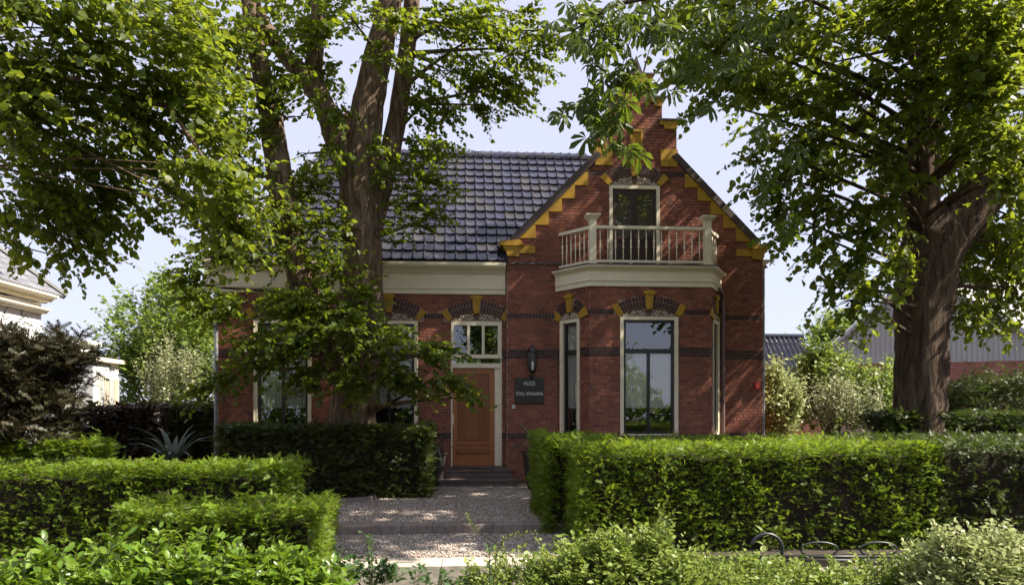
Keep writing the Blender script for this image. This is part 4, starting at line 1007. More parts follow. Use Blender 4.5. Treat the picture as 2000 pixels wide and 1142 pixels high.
# the low skirt of layered sprays
for (x, y, dY, rx, ry, rd, n) in [(520, 668, -1.3, 60, 30, .5, 44), (600, 648, -1.5, 70, 40, .5, 66), (690, 648, -1.5, 70, 40, .5, 70), (640, 708, -1.5, 70, 30, .4, 50), (550, 708, -1.4, 70, 30, .5, 46), (470, 718, -1.2, 50, 26, .5, 28), (430, 743, -1.1, 40, 18, .4, 14),
    (760, 668, -1.5, 60, 34, .5, 52), (780, 718, -1.5, 60, 34, .5, 56), (720, 743, -1.4, 40, 20, .4, 20), (830, 693, -1.4, 50, 20, .4, 26), (850, 738, -1.5, 45, 18, .35, 26), (895, 763, -1.5, 30, 12, .3, 12), (835, 668, -1.3, 36, 12, .3, 12), (860, 683, -1.3, 30, 8, .3, 7), (925, 775, -1.5, 14, 4, .2, 3), (600, 748, -1.3, 30, 14, .3, 8)]:
    c1.pblob(x, y, Y+dY, rx, ry, rd, int(n*1.0), HB, size=.085, L=.5, nl=12, droop=.22, flat=.35)
# unseen crown above the picture, added for the shade it casts
for (X, Yy, Zz, R, n) in [(-4.5, 13.6, 10.8, 1.5, 100), (-2.2, 14.2, 11.2, 1.7, 120), (-.6, 14.6, 10.6, 1.2, 60), (-3.4, 14.5, 12.8, 1.6, 90), (-6, 14.6, 10.5, 1.5, 90)]:
    c1.blob((X, Yy, Zz), (R, R, R*.8), n, H, size=.13, L=.7, nl=10)
c1.limbs(mb, nodes, rg)
mb.build('trunk', M['bark'], t1, smooth=True)
c1.finish(t1, LF['linden'], T_HEART, cap=150, minpx=10)

# --- neighbouring linden on the left, its trunk outside the picture
t2 = thing('linden_tree', 'leafy linden crown hanging in from the upper left edge, trunk out of view', 'tree', (-9.5, 10.5, -.1), 'lindens in the front garden')
mb = MB(); base = Vector((-9.5, 10.5, -.3)); top = Vector((-9.0, 10.7, 9.5)); H2 = Vector((-8.5, 10.8, 6.5))
mb.tube([base, base.lerp(top, .3), base.lerp(top, .6), top], [.5, .4, .32, .12], 14, flute=(.05, 3, .4), rng=rg); nodes = [(base.lerp(top, t), .3*(1-t*.6)) for t in (.45, .55, .65, .75, .85)]
c2 = Crown(32); k = dict(size=.095, L=.6, nl=11)
for (x, y, Yc, rx, ry, rd, n) in [
    (60, 60, 9.5, 110, 90, .9, 84), (20, 110, 9.2, 60, 70, .5, 50), (10, 200, 9.4, 50, 70, .5, 40), (20, 20, 9.2, 50, 50, .5, 34), (200, 60, 9.6, 110, 80, .9, 84), (330, 70, 9.8, 90, 80, .9, 66), (60, 190, 9.8, 110, 80, .9, 80), (190, 180, 9.8, 100, 70, .9, 76), (310, 180, 10, 90, 70, .8, 60), (400, 170, 10.4, 60, 70, .7, 34),
    (60, 300, 10.2, 100, 60, .9, 60), (170, 290, 10.4, 80, 55, .8, 40), (280, 270, 10.4, 70, 45, .7, 32), (360, 270, 10.2, 50, 50, .6, 26), (60, 380, 10.6, 100, 50, .8, 56), (150, 390, 10.8, 70, 40, .6, 26), (215, 350, 10.8, 50, 30, .5, 14),
    (40, 440, 10.8, 70, 32, .6, 24), (150, 440, 10.8, 50, 24, .5, 12), (110, 500, 11, 30, 16, .3, 5), (20, 470, 10.8, 40, 16, .4, 5), (170, 470, 11, 26, 16, .3, 5), (300, 340, 10.4, 50, 30, .5, 14), (265, 420, 10.5, 20, 20, .3, 4), (200, 400, 10.6, 20, 22, .3, 4), 
    (330, 320, 9.5, 40, 30, .4, 12), (400, 330, 9.4, 36, 50, .4, 16), (440, 400, 9.4, 40, 50, .4, 20), (470, 450, 9.5, 34, 40, .35, 14), (360, 400, 9.6, 24, 24, .3, 6)]:
    c2.pblob(x, y, Yc, rx, ry, rd, int(n*(1.25 if y < 250 else 1.7)), H2, **k)
for (X, Yy, Zz, R, n) in [(-7.5, 10, 8.6, 1.8, 110), (-5.2, 10.2, 8.2, 1.2, 40), (-9.5, 10, 9.5, 2, 110)]:
    c2.blob((X, Yy, Zz), (R, R, R*.8), n, H2, size=.13, L=.7, nl=10)
c2.limbs(mb, nodes, rg, maxlen=8, rmax=.022, rmin=.008)
# long bough carrying the hanging sprays near the left stem
limb(mb, (-7.5, 10.6, 6.8), px(330, 210, 9.8), .07, .03, rg); limb(mb, px(330, 210, 9.8), px(470, 440, 9.4), .03, .008, rg, .06)
mb.build('trunk', M['bark'], t2, smooth=True)
c2.finish(t2, LF['linden_near'], T_HEART, cap=300, minpx=10)

# --- the old thick tree on the right
Y = 13.0
t3 = thing('linden_tree', 'old linden with a thick furrowed leaning trunk on the right, behind the hedges', 'tree', (px(1797, 797, Y).x, Y, 0), 'lindens in the front garden')
mb = MB(); nodes = []
nodes += trunk_px(mb, [(1793, 985, Y, 147), (1794, 900, Y, 114), (1796, 830, Y, 97), (1797, 760, Y, 90), (1800, 680, Y, 89), (1803, 600, Y, 95), (1810, 530, Y, 107), (1822, 470, Y, 113), (1834, 425, Y, 83), (1840, 400, Y+.05, 26)], 20, (.075, 4, .22), rg)
nodes += trunk_px(mb, [(1806, 500, Y, 69), (1797, 430, Y, 73), (1796, 370, Y-.05, 67), (1802, 310, Y-.1, 62), (1810, 250, Y-.1, 57), (1812, 170, Y-.1, 50), (1802, 80, Y, 43), (1792, -60, Y, 34), (1780, -240, Y, 19)], 14, (.06, 4, .3), rg)
nodes += trunk_px(mb, [(1822, 520, Y, 78), (1850, 465, Y, 90), (1892, 418, Y-.05, 83), (1932, 368, Y-.1, 76), (1978, 306, Y-.15, 69), (2035, 235, Y-.2, 60), (2100, 140, Y-.2, 50), (2160, 0, Y-.2, 38)], 14, (.06, 4, .3), rg)
H3 = px(1800, 250, Y); HR = px(1920, 300, Y)
c3 = Crown(33); k = dict(size=.105, L=.6, nl=10)
for (x, y, dY, rx, ry, rd, n) in [
    (1700, 60, -1.2, 80, 70, .8, 60), (1600, 70, -1.6, 80, 70, .9, 60), (1500, 80, -1.8, 80, 60, .9, 56), (1400, 70, -2, 70, 60, .9, 44), (1340, 40, -2, 50, 40, .8, 22), (1430, 160, -1.8, 60, 45, .7, 34), (1520, 180, -1.6, 60, 50, .7, 40), (1620, 180, -1.4, 70, 60, .7, 50), (1700, 190, -1.0, 60, 60, .6, 40), (1350, 140, -2, 40, 30, .5, 14), (1400, 200, -1.9, 30, 20, .4, 8),
    (1570, 270, -1.4, 60, 45, .6, 36), (1650, 300, -1.2, 70, 55, .6, 46), (1720, 300, -1.0, 45, 50, .5, 26), (1540, 350, -1.5, 50, 40, .5, 26), (1620, 380, -1.3, 60, 45, .6, 36), (1700, 390, -1.1, 55, 45, .5, 34), (1545, 420, -1.5, 40, 36, .4, 18), (1600, 460, -1.4, 50, 36, .45, 24), (1680, 470, -1.2, 55, 40, .5, 30), (1740, 460, -1.2, 36, 50, .4, 24), (1640, 530, -1.3, 45, 36, .4, 18), (1710, 540, -1.2, 45, 40, .4, 22), (1665, 585, -1.3, 36, 26, .35, 10), (1720, 600, -1.2, 26, 20, .3, 7), (1620, 560, -1.3, 20, 26, .3, 6), (1580, 400, -1.5, 20, 20, .3, 5), (1500, 290, -1.6, 26, 26, .3, 7),
    (1760, 130, -1.3, 50, 70, .5, 34), (1830, 100, -1.2, 60, 70, .6, 40), (1780, 20, -.8, 80, 50, .8, 40), (1900, 60, -1.6, 70, 60, .8, 54), (1960, 110, -1.8, 60, 60, .7, 50), (1940, 220, -1.8, 60, 60, .6, 46), (1985, 280, -1.9, 40, 60, .5, 34), (1900, 170, -1.5, 40, 50, .6, 26), (1960, 350, -1.7, 40, 40, .4, 18), (1860, 240, -.4, 40, 60, .5, 22), (1880, 330, .3, 50, 50, .5, 26),
    (1900, 500, .2, 50, 40, .6, 34), (1970, 480, 0, 50, 50, .6, 34), (1920, 570, .1, 50, 34, .6, 30), (1980, 560, 0, 40, 50, .6, 30), (1890, 615, .1, 26, 18, .4, 8), (1960, 620, 0, 30, 16, .4, 7), (1970, 420, .1, 40, 40, .5, 22), (1870, 430, 1.2, 60, 50, .5, 24), (1850, 330, 1.3, 60, 60, .5, 24), (1800, 170, -1.7, 50, 50, .4, 26), (1760, 250, -1.6, 40, 50, .4, 22), (1840, 190, -1.7, 40, 60, .4, 24), (1745, 380, -1.6, 34, 40, .3, 16), (1760, 330, -1.6, 30, 40, .3, 14), (1900, 250, -1.9, 50, 50, .5, 30), (1960, 50, -2.9, 60, 60, .6, 60), (1950, 180, -2.9, 60, 50, .5, 56), (1890, 120, -2.7, 50, 50, .5, 44), (1970, 300, -2.8, 44, 50, .4, 34), (1910, 240, -2.7, 40, 40, .4, 26), (1850, 20, -2, 60, 50, .6, 34)]:
    c3.pblob(x, y, Y+dY, rx, ry, rd, int(n*1.25), H3 if x < 1840 else HR, **k)
for (X, Yy, Zz, R, n) in [(5.5, 13, 9.8, 1.5, 90), (7.5, 13.2, 10.4, 1.8, 110), (9.6, 13, 9.6, 1.7, 100), (4.4, 12.4, 9.4, 1.1, 46), (6.4, 13.6, 12, 1.7, 90), (8.8, 13.6, 12, 1.8, 90), (10.6, 13.4, 7.4, 1.7, 90), (11.4, 13.6, 5.4, 1.3, 50), (10, 14, 5, 1.0, 40), (9.3, 15.2, 7.3, 1.6, 80), (11, 14.5, 9.5, 1.6, 80), (7.6, 15.4, 9.0, 1.4, 60), (5.2, 10.2, 8.7, 1.2, 60), (6.3, 8.6, 8.2, 1.0, 55), (7.6, 8.9, 8.4, 1.0, 55), (5.2, 8.9, 8.4, .9, 40), (4.6, 11.2, 10.4, 1.2, 40), (7.0, 10.4, 9.0, 1.4, 80), (12.2, 12.8, 11, 1.8, 80), (13, 13, 8, 1.6, 70)]:  # leaf clumps out of view, added to shade the facade and gravel
    c3.blob((X, Yy, Zz), (R, R, R*.8), int(n*1.9), H3, size=.14, L=.7, nl=10)
c3.limbs(mb, nodes, rg, maxlen=6)
mb.build('trunk', M['bark2'], t3, smooth=True)
c3.finish(t3, LF['linden_near'], T_HEART, cap=300, minpx=10)

# --- chestnut branch over the gable; its trunk stands near the viewer, right of the picture
t4 = thing('chestnut_tree', 'horse chestnut whose big hand-shaped leaves hang before the gable top', 'tree', (8.6, 2.6, -.36))
mb = MB(); b0 = Vector((8.6, 2.6, -.4)); mb.tube([b0, (8.6, 2.6, 2), (8.5, 2.6, 4.5), (8.5, 2.4, 7)], [.42, .34, .3, .2], 14, flute=(.05, 3, .4), rng=rg)
Yc = 7.6
K = [(8.5, 2.6, 4.9), (6.0, 4.9, 6.6), px(1500, -40, 7.4), px(1330, -20, Yc), px(1200, 10, Yc), px(1120, 60, Yc)]
mb.tube(K, [.14, .10, .06, .035, .02, .008], 8, rng=rg)
for a, b in (((1262, 0), (1215, 130)), ((1290, -10), (1262, 120)), ((1180, 20), (1140, 200)), ((1215, 130), (1180, 250)), ((1262, 120), (1215, 265)), ((1180, 90), (1175, 160))):
    limb(mb, px(a[0], a[1], Yc), px(b[0], b[1], Yc-.1), .010, .004, rg, .05, 5)
c4 = Crown(34); rgn = c4.r
def palms(spots, size=.21):
    P, D, N, S = [], [], [], []
    for (x, y, rx, ry, n, Yp) in spots:
        for _ in range(n):
            p = px(x+rgn.normal()*rx*.55, y+rgn.normal()*ry*.55, Yp+rgn.normal()*.22); P.append(tuple(p))
            a = rgn.uniform(0, 2*math.pi); D.append((math.cos(a)*.6, math.sin(a)*.6, -.55+rgn.normal()*.25)); N.append((rgn.normal()*.45, -.25+rgn.normal()*.45, .8)); S.append(size*rgn.uniform(.6, 1.15))
    return np.array(P), np.array(D), np.array(N), np.array(S)
sp_ = [(1130, 30, 50, 30, 16, Yc), (1190, 40, 50, 36, 20, Yc), (1250, 40, 50, 36, 18, Yc), (1180, 85, 55, 22, 14, Yc), (1120, 70, 24, 22, 7, Yc), (1300, 50, 40, 40, 14, Yc), (1155, 125, 30, 14, 5, Yc),
       (1200, 150, 40, 26, 12, Yc), (1235, 155, 28, 26, 8, Yc), (1170, 190, 36, 22, 11, Yc), (1150, 220, 36, 22, 8, Yc), (1210, 200, 34, 24, 10, Yc), (1195, 235, 36, 24, 12, Yc), (1220, 285, 30, 16, 8, Yc), (1170, 262, 22, 14, 5, Yc), (1108, 205, 14, 16, 3, Yc), (1100, 225, 12, 8, 2, Yc), (1240, 292, 14, 10, 3, Yc),
       (1350, 110, 50, 40, 16, 8.5), (1420, 130, 50, 50, 14, 8.5), (1500, 60, 60, 50, 18, 8.5), (1380, 50, 60, 40, 16, 8.5), (1400, 200, 22, 18, 4, 9), (1500, 240, 30, 24, 6, 9), (1490, 330, 22, 24, 6, 9.5), (1500, 380, 24, 22, 6, 9.5), (1530, 440, 20, 20, 5, 9.5), (1550, 300, 40, 40, 8, 9.5), (1310, 175, 26, 10, 3, 8.5)]
L4 = palms(sp_)
Lrest = leaf_parts(L4, T_PALM, LF['chestnut'], t4, 300)
P = np.array([(8.5+rgn.normal()*1.0, 2.1+rgn.normal()*.8, 7.8+rgn.normal()*.9) for _ in range(420)]); n_ = len(P)
g_ = Geo(); g_.leaves(*Lrest, T_PALM); g_.leaves(P, rgn.normal(size=(n_, 3))*A((1, 1, .3))-A((0, 0, .5)), A((0, 0, 1.))+rgn.normal(size=(n_, 3))*.4, rgn.uniform(.14, .24, n_), T_PALM)
g_.build('crown', [LF['chestnut']], t4); mb.build('trunk', M['bark2'], t4, smooth=True)

# ------------------------------------------------------------------ bushes, garden trees
def bush(name, label, cat, blobs, leafm, size, seed, T=T_LEAF4, base=None, stems=7, stem_r=.02, cap=0, minpx=9.5, **k):
    C0 = Vector(blobs[0][0]); base = base or Vector((C0.x, C0.y, 0)); t = thing(name, label, cat, base)
    c = Crown(seed); dm = k.pop('dm', 2.4); kk = dict(L=.4, nl=9, droop=-.25, hang_=.1, flat=.7); kk.update(k)
    for (C, R, n) in blobs: c.blob(C, R, int(n*dm)+1, Vector((C[0], C[1], min(base.z+.2, C[2]-R[2]))), size=size, **kk)
    r = random.Random(seed); m = MB()
    cs = c.cent if len(c.cent) > 2 else c.cent*3
    for i in range(stems):
        q, R = r.choice(cs); limb(m, base+Vector((r.gauss(0, .12), r.gauss(0, .12), 0)), q+Vector((r.gauss(0, .4), r.gauss(0, .3), r.gauss(0, .4)))*R, stem_r, stem_r*.3, r, .1, 6)
    m.build('stem', M['twig'], t); c.finish(t, leafm, T, cap=cap, minpx=minpx, parts=cap > 0); return t
def pb_(x, y, Y, rx, ry, rd, n):
    m = scl(x, Y); c = px(x, y, Y); return (tuple(c), (rx*m, rd, ry*m), n)
bush('yew_bush', 'big dark reddish yew bush at the left edge before the white house', 'bush',
     [pb_(42, 729, 13, 80, 36, .7, 130), pb_(107, 714, 13, 40, 22, .4, 44), pb_(22, 794, 13, 70, 50, .8, 130), pb_(67, 799, 13, 36, 40, .5, 60), pb_(32, 854, 13, 70, 30, .6, 80), pb_(150, 702, 13, 22, 9, .25, 14), pb_(12, 694, 13, 50, 20, .5, 40), pb_(-68, 774, 13, 80, 80, .8, 130)], LF['yewbush'], .17, 41, T_SPRIG, px(60, 797, 13)-Vector((0, 0, 1.65)), 9, .035, nl=8, droop=0, L=.5)
bush('garden_tree', 'light green garden tree behind the dark hedge, left of the house', 'tree',
     [pb_(340, 660, 26, 80, 80, 1.6, 230), pb_(280, 690, 26, 70, 60, 1.4, 150), pb_(380, 640, 26, 50, 60, 1.2, 110), pb_(340, 590, 26, 40, 30, .8, 34), pb_(325, 560, 26, 16, 18, .4, 7), pb_(250, 620, 26, 24, 20, .5, 7), pb_(300, 760, 26, 90, 60, 1.4, 190), pb_(390, 740, 26, 50, 70, 1.2, 120)], LF['garden'], .19, 42, T_LEAF4, px(330, 797, 26)-Vector((0, 0, 1.65)), 12, .05, L=.6)
bush('flowering_shrub', 'white-tipped flowering shrub in front of the light green garden tree', 'shrub',
     [pb_(310, 760, 23, 34, 36, .6, 46), pb_(340, 730, 23, 30, 46, .6, 40), pb_(365, 740, 23, 26, 50, .5, 36)], LF['whitetip'], .10, 43, T_LEAF4, px(335, 797, 23)-Vector((0, 0, 1.65)), 7, .02, droop=-.9, L=.5)
bush('variegated_shrub', 'yellow-green variegated shrub beside the right house corner', 'shrub',
     [pb_(1518, 820, 18.5, 28, 50, .5, 110), pb_(1510, 755, 18.5, 14, 24, .3, 26), pb_(1540, 800, 18.5, 18, 46, .4, 50), pb_(1500, 800, 18.5, 12, 40, .3, 30)], LF['pale'], .13, 44, T_LEAF4, px(1525, 797, 18.5)-Vector((0, 0, 1.65)), 7, .02, droop=-.6, dm=4)
bush('green_shrub', 'tall green shrub between the tiled roof and the corrugated barn', 'shrub',
     [pb_(1620, 765, 21, 46, 56, .9, 150), pb_(1685, 785, 21, 50, 50, .9, 150), pb_(1592, 725, 21, 18, 40, .5, 44), pb_(1625, 725, 21, 26, 24, .5, 34), pb_(1720, 790, 21, 36, 60, .7, 100), pb_(1600, 800, 21, 50, 50, .7, 90)], LF['garden'], .14, 45, T_LEAF4, px(1640, 797, 21)-Vector((0, 0, 1.65)), 9, .03, L=.5, dm=3.6)
bush('flowering_shrub', 'pale spiky flowering shrub right of the house, before the green shrub', 'shrub',
     [pb_(1640, 810, 17, 44, 34, .5, 54), pb_(1610, 800, 17, 18, 40, .4, 22), pb_(1690, 815, 17, 26, 30, .4, 28)], LF['whitetip'], .10, 46, T_LEAF4, px(1645, 797, 17)-Vector((0, 0, 1.65)), 7, .02, droop=-1.1, L=.5)
bush('yew_bush', 'dark spreading yew bush right of the thick trunk, before the barn', 'bush',
     [pb_(1920, 785, 14.5, 80, 34, .6, 110), pb_(1860, 800, 14.5, 30, 22, .4, 30), pb_(1990, 770, 14.5, 60, 34, .6, 80), pb_(1920, 830, 14.5, 90, 30, .6, 70)], LF['yew_dark'], .11, 47, T_SPRIG, px(1920, 797, 14.5)-Vector((0, 0, 1.65)), 7, .03, droop=0, L=.45, nl=8)
bush('garden_tree', 'small tree top showing behind the barn, right of the house', 'tree',
     [pb_(1605, 665, 42, 30, 20, 1.2, 60), pb_(1640, 640, 42, 26, 14, 1, 30)], LF['garden'], .30, 48, T_LEAF4, px(1620, 797, 42)-Vector((0, 0, 1.65)), 7, .06, L=.9)

# --- foreground shrubs
def fore(name, label, cat, blobs, leafm, size, seed, T, Y, gz=-.36, **k):
    C0 = blobs[0][0]; return bush(name, label, cat, blobs, leafm, size, seed, T, Vector((C0[0], Y, gz)), k.pop('stems', 12), k.pop('stem_r', .009), **k)
fore('leafy_shrub', 'bright glossy oval-leaved shrub in the lower left corner before the stepped hedge', 'shrub',
     [pb_(60, 1164, 6.2, 110, 50, .35, 110), pb_(190, 1154, 6.2, 100, 50, .35, 120), pb_(320, 1149, 6.1, 100, 55, .35, 130), pb_(440, 1154, 6.0, 90, 55, .35, 130), pb_(550, 1164, 6.0, 70, 50, .3, 90), pb_(630, 1179, 6.0, 50, 36, .25, 40), pb_(250, 1234, 6.0, 280, 60, .4, 150), pb_(90, 1109, 6.3, 20, 14, .1, 3), pb_(215, 1089, 6.2, 24, 14, .1, 4), pb_(310, 1079, 6.2, 24, 12, .1, 4), pb_(400, 1084, 6.1, 28, 14, .1, 5), pb_(560, 1119, 6.0, 30, 14, .1, 4)],
     LF['bright'], .088, 51, T_OVAL, 6.1, cap=300, L=.16, nl=9, droop=-.7, hang_=-.1, flat=.55, clump=.12)
fore('small_leaved_shrub', 'small-leaved light green shrub in the lower middle, before the hedge block', 'shrub',
     [pb_(1130, 1134, 6.6, 80, 46, .35, 120), pb_(1230, 1114, 6.6, 70, 50, .35, 130), pb_(1000, 1164, 6.6, 90, 34, .35, 90), pb_(1320, 1144, 6.5, 80, 44, .35, 120), pb_(1420, 1164, 6.5, 90, 36, .35, 90), pb_(1200, 1204, 6.4, 260, 50, .35, 140), pb_(1290, 1074, 6.6, 26, 24, .15, 12), pb_(1180, 1074, 6.6, 30, 24, .15, 10)],
     LF['small'], .060, 52, T_LEAF4, 6.6, cap=0, L=.20, nl=13, droop=-.55, hang_=0, flat=.7, clump=.16)
fore('small_leaved_shrub', 'light green shrub growing around the dark iron rail', 'shrub',
     [pb_(1520, 1159, 6.9, 90, 34, .3, 110), pb_(1620, 1164, 6.9, 80, 34, .3, 90), pb_(1720, 1150, 7.0, 60, 36, .3, 80), pb_(1440, 1140, 7.0, 60, 30, .3, 70), pb_(1800, 1120, 7.2, 40, 30, .3, 50), pb_(1580, 1214, 6.7, 200, 40, .3, 100)],
     LF['small'], .060, 53, T_LEAF4, 6.9, cap=0, L=.18, nl=12, droop=-.5, hang_=0, flat=.7, clump=.16)
fore('pale_shrub', 'pale yellow-white shrub in the lower right corner', 'shrub',
     [pb_(1894, 1134, 6.4, 70, 44, .35, 150), pb_(1974, 1124, 6.4, 70, 46, .35, 150), pb_(1854, 1164, 6.4, 50, 30, .3, 60), pb_(1944, 1204, 6.3, 110, 50, .35, 150), pb_(1864, 1099, 6.4, 22, 24, .12, 14), pb_(1944, 1074, 6.4, 24, 16, .12, 8), pb_(2064, 1144, 6.4, 60, 70, .35, 80)],
     LF['pale'], .064, 54, T_LEAF4, 6.4, cap=0, L=.24, nl=13, droop=-.5, hang_=.1, flat=.7, clump=.16)
# single tall shoots
def shoot(name, label, cat, path, leafm, size, n, T, seed, r=.005, spread=1.0):
    rn = np.random.default_rng(seed); t = thing(name, label, cat, path[0]); m = MB(); m.tube(path, [r*(1-.6*i/(len(path)-1)) for i in range(len(path))], 5); m.build('stem', M['twig'], t)
    seg = [(Vector(a), Vector(b)) for a, b in zip(path[:-1], path[1:])]; P, D, N, S = [], [], [], []
    for i in range(n):
        f = (i+.5)/n*len(seg); j = min(int(f), len(seg)-1); a, b = seg[j]; p = a.lerp(b, f-j); d = (b-a).normalized(); az = i*2.4+rn.uniform(-.3, .3)
        s_ = d.cross(Vector((math.cos(az), math.sin(az), .2))).normalized(); P.append(tuple(p)); D.append(tuple(d*.6+s_*spread)); N.append(tuple(d+Vector((0, 0, .5))+Vector(rn.normal(size=3))*.2)); S.append(size*rn.uniform(.7, 1.15))
    leaf_parts((np.array(P), np.array(D), np.array(N), np.array(S)), T, leafm, t, 300, minpx=-5)
    return t
Yp = 6.3
def pp(*a): return [px(x, y, Yp) for x, y in a]
shoot('rose_plant', 'slender upright rose-like plant standing before the gravel path', 'plant', [px(727, 1200, Yp)]+pp((728, 1110), (725, 1070), (722, 1046)), LF['rose'], .075, 26, T_OVAL, 61)
shoot('rose_shoot', 'tall thin shoot with blue-green leaves leaning left above the gravel', 'plant', [px(727, 1200, Yp+.05)]+[px(722, 1100, Yp+.05), px(716, 1060, Yp), px(704, 1036, Yp)], LF['rose'], .065, 9, T_OVAL, 62)
shoot('arching_shoot', 'long pale arching shoot with tiny leaves in front of the dark kerb, tip highest', 'plant', [px(1030, 1180, 6.2)]+[px(x, y, 6.2) for x, y in ((1003, 1090), (965, 1058), (935, 1040), (920, 1022), (912, 1003))], LF['small'], .035, 64, T_LEAF4, 63)
shoot('arching_shoot', 'pale shoot bending right along the dark kerb beside the hedge', 'plant', [px(960, 1180, 6.3)]+[px(x, y, 6.3) for x, y in ((970, 1080), (985, 1050), (1010, 1041), (1048, 1038))], LF['small'], .035, 50, T_LEAF4, 64)
shoot('green_weed', 'dark broad-leaved weed standing before the pale street kerb', 'plant', [px(956, 1200, 6.3)]+[px(x, y, 6.3) for x, y in ((957, 1130), (956, 1085), (953, 1062))], LF['rose'], .075, 18, T_OVAL, 65)
shoot('green_weed', 'broad-leaved plant stretching pale leaves over the iron rail', 'plant', [px(1490, 1180, 7.4)]+[px(x, y, 7.4) for x, y in ((1491, 1120), (1490, 1070), (1490, 1030))], LF['pale'], .11, 9, T_OVAL, 66)
fore('low_weed', 'low broad-leaved weeds at the foot of the pale street kerb, beside the glossy shrub', 'plant',
     [pb_(735, 1140, 6.9, 60, 16, .25, 22), pb_(680, 1125, 6.9, 30, 20, .2, 14), pb_(830, 1150, 6.9, 50, 14, .25, 14), pb_(900, 1140, 6.9, 40, 18, .25, 16)],
     LF['rose'], .075, 56, T_OVAL, 6.9, stems=6, L=.16, nl=7, droop=-.5, hang_=.1, flat=.6, dm=1.3)
# low weeds and leaf litter on the verge
rn = np.random.default_rng(70); n = 4200
P = np.stack([rn.uniform(-5.5, 6.5, n), rn.uniform(4.6, 8.3, n), np.full(n, -.35)], 1); keep = rn.random(n) < .35+.65*(np.sin(P[:, 0]*1.9)*np.sin(P[:, 1]*2.3+1) > 0); P = P[keep]; n = len(P)
g_ = Geo(); g_.leaves(P, rn.normal(size=(n, 3))*A((.7, .7, .2))+A((0, 0, .9)), A((0, 0, 1.))+rn.normal(size=(n, 3))*.5, rn.uniform(.05, .16, n), T_OVAL)
tag(g_.build('undergrowth', [LF['small']]), 'low weeds and grass on the street verge', kind='stuff')
n = 900; P = np.stack([rn.uniform(-3.2, 2, n), rn.uniform(6, 8.4, n), rn.uniform(-.35, -.33, n)], 1)
g_ = Geo(); g_.leaves(P, rn.normal(size=(n, 3))*A((1, 1, .1)), A((0, 0, 1.))+rn.normal(size=(n, 3))*.3, rn.uniform(.04, .09, n), T_OVAL); g_.build('fallen_leaves', [LF['copper']], kind='stuff')

# ------------------------------------------------------------------ iron rail among the shrubs
Yr = 7.7
c = px(1600, 797, Yr); ir = thing('iron_rail', 'low dark iron rail with rings and a hook, half hidden in shrubs before the hedge', 'rail', (c.x, Yr, -.36))
def ring(x, y, rx, ry, a0, a1, r_, name, n=22):
    m = MB(); m.tube([px(x+rx*math.cos(math.radians(a0+(a1-a0)*i/n)), y-ry*math.sin(math.radians(a0+(a1-a0)*i/n)), Yr) for i in range(n+1)], r_, 8); m.build(name, M['iron'], ir, smooth=True)
a, b = px(1482, 1086, Yr), px(1768, 1086, Yr)
m = MB(); m.tube([a, b], .014, 8); m.tube([a-Vector((0, .03, .032)), b-Vector((.1, .03, .032))], .010, 8); m.build('bar', M['iron'], ir, smooth=True)
ring(1600, 1072, 36, 14, -40, 220, .011, 'ring'); ring(1716, 1072, 36, 14, -40, 220, .011, 'ring'); ring(1497, 1072, 31, 30, -20, 165, .020, 'hook')
for x in (1482, 1688, 1741): m = MB(); q = px(x, 1086, Yr); m.tube([q, (q.x, q.y, -.38)], .014, 6); m.build('leg', M['iron'], ir)

# ------------------------------------------------------------------ neighbours
nh = thing('white_house', 'white rendered house with slate hip roof and moulded eaves at the left edge', 'house', (-11, 18, 0))
XE = -10.5
m = MB(); m.box(-20, XE-.45, 8, 20.0, 0, 4.35); m.build('wall', M['rendered'], nh)
def eave(z, o, h, nm):
    m = MB(); m.sweep([(XE-.45, 20.0), (XE-.45, 8)][::-1], [(0, z), (o*.55, z), (o*.7, z+h*.4), (o, z+h*.7), (o, z+h), (0, z+h)]); m.sweep([(XE-.45+o*.0, 20.0), (-20, 20.0)], [(0, z), (o*.55, z), (o*.7, z+h*.4), (o, z+h*.7), (o, z+h), (0, z+h)]); m.build(nm, M['white'], nh)
eave(4.40, .45, .17, 'eaves_moulding'); eave(4.10, .24, .12, 'eaves_moulding')
m = MB(); m.add([(XE-.05, 20.4, 4.58), (XE-.05, 7.6, 4.58), (XE-3.8, 16.6, 8.2), (XE-3.8, 11, 8.2), (-20, 20.4, 4.58)], [(0, 1, 3, 2), (4, 0, 2)]); rf = m.build('roof', M['slate'], nh)
# slates, row by row, on the slope that shows
e0 = Vector((XE-.05, 0, 4.60)); upv = Vector((-3.75, 0, 3.62)).normalized(); nv = Vector((3.62, 0, 3.75)).normalized(); rs = random.Random(2); m = MB(); cnt = 0
sb = MB(); sb.add([(-.14, 0, .016), (.14, 0, .016), (.14, .34, .004), (-.14, .34, .004), (-.14, 0, .0), (.14, 0, 0)], [(0, 1, 2, 3), (4, 5, 1, 0)]); sm = sb.mesh('slate', M['slate'])
for r_ in range(9):
    for c_ in range(18):
        y = 20.2-r_*.18-(.14 if r_ % 2 else 0)-c_*.29
        if y < 15.5: continue
        Mx = Matrix(((0, upv.x, nv.x, 0), (1, upv.y, nv.y, 0), (0, upv.z, nv.z, 0), (0, 0, 0, 1))); p = e0+upv*(r_*.27)
        Mx = Matrix.Translation((p.x, y, p.z)) @ Mx
        o = link('slate', sm); o.matrix_basis = Mx; hang(o, rf)
for i in range(9):
    a = Vector((XE-.05, 20.4, 4.62)).lerp(Vector((XE-3.8, 16.6, 8.24)), i/9); b = Vector((XE-.05, 20.4, 4.62)).lerp(Vector((XE-3.8, 16.6, 8.24)), (i+1.1)/9); m = MB(); m.tube([a, b], [.10, .085], 6); m.build('hip_tile', M['lead'], rf)
m = MB(); m.box(XE-.46, XE-.40, 15.5, 17.75, 3.5, 3.95); m.build('brick_panel', M['pinkbrick'], nh)
m = MB(); m.box(XE-.46, XE-.30, 15.5, 17.9, 3.95, 4.02); m.build('window_head', M['white'], nh)
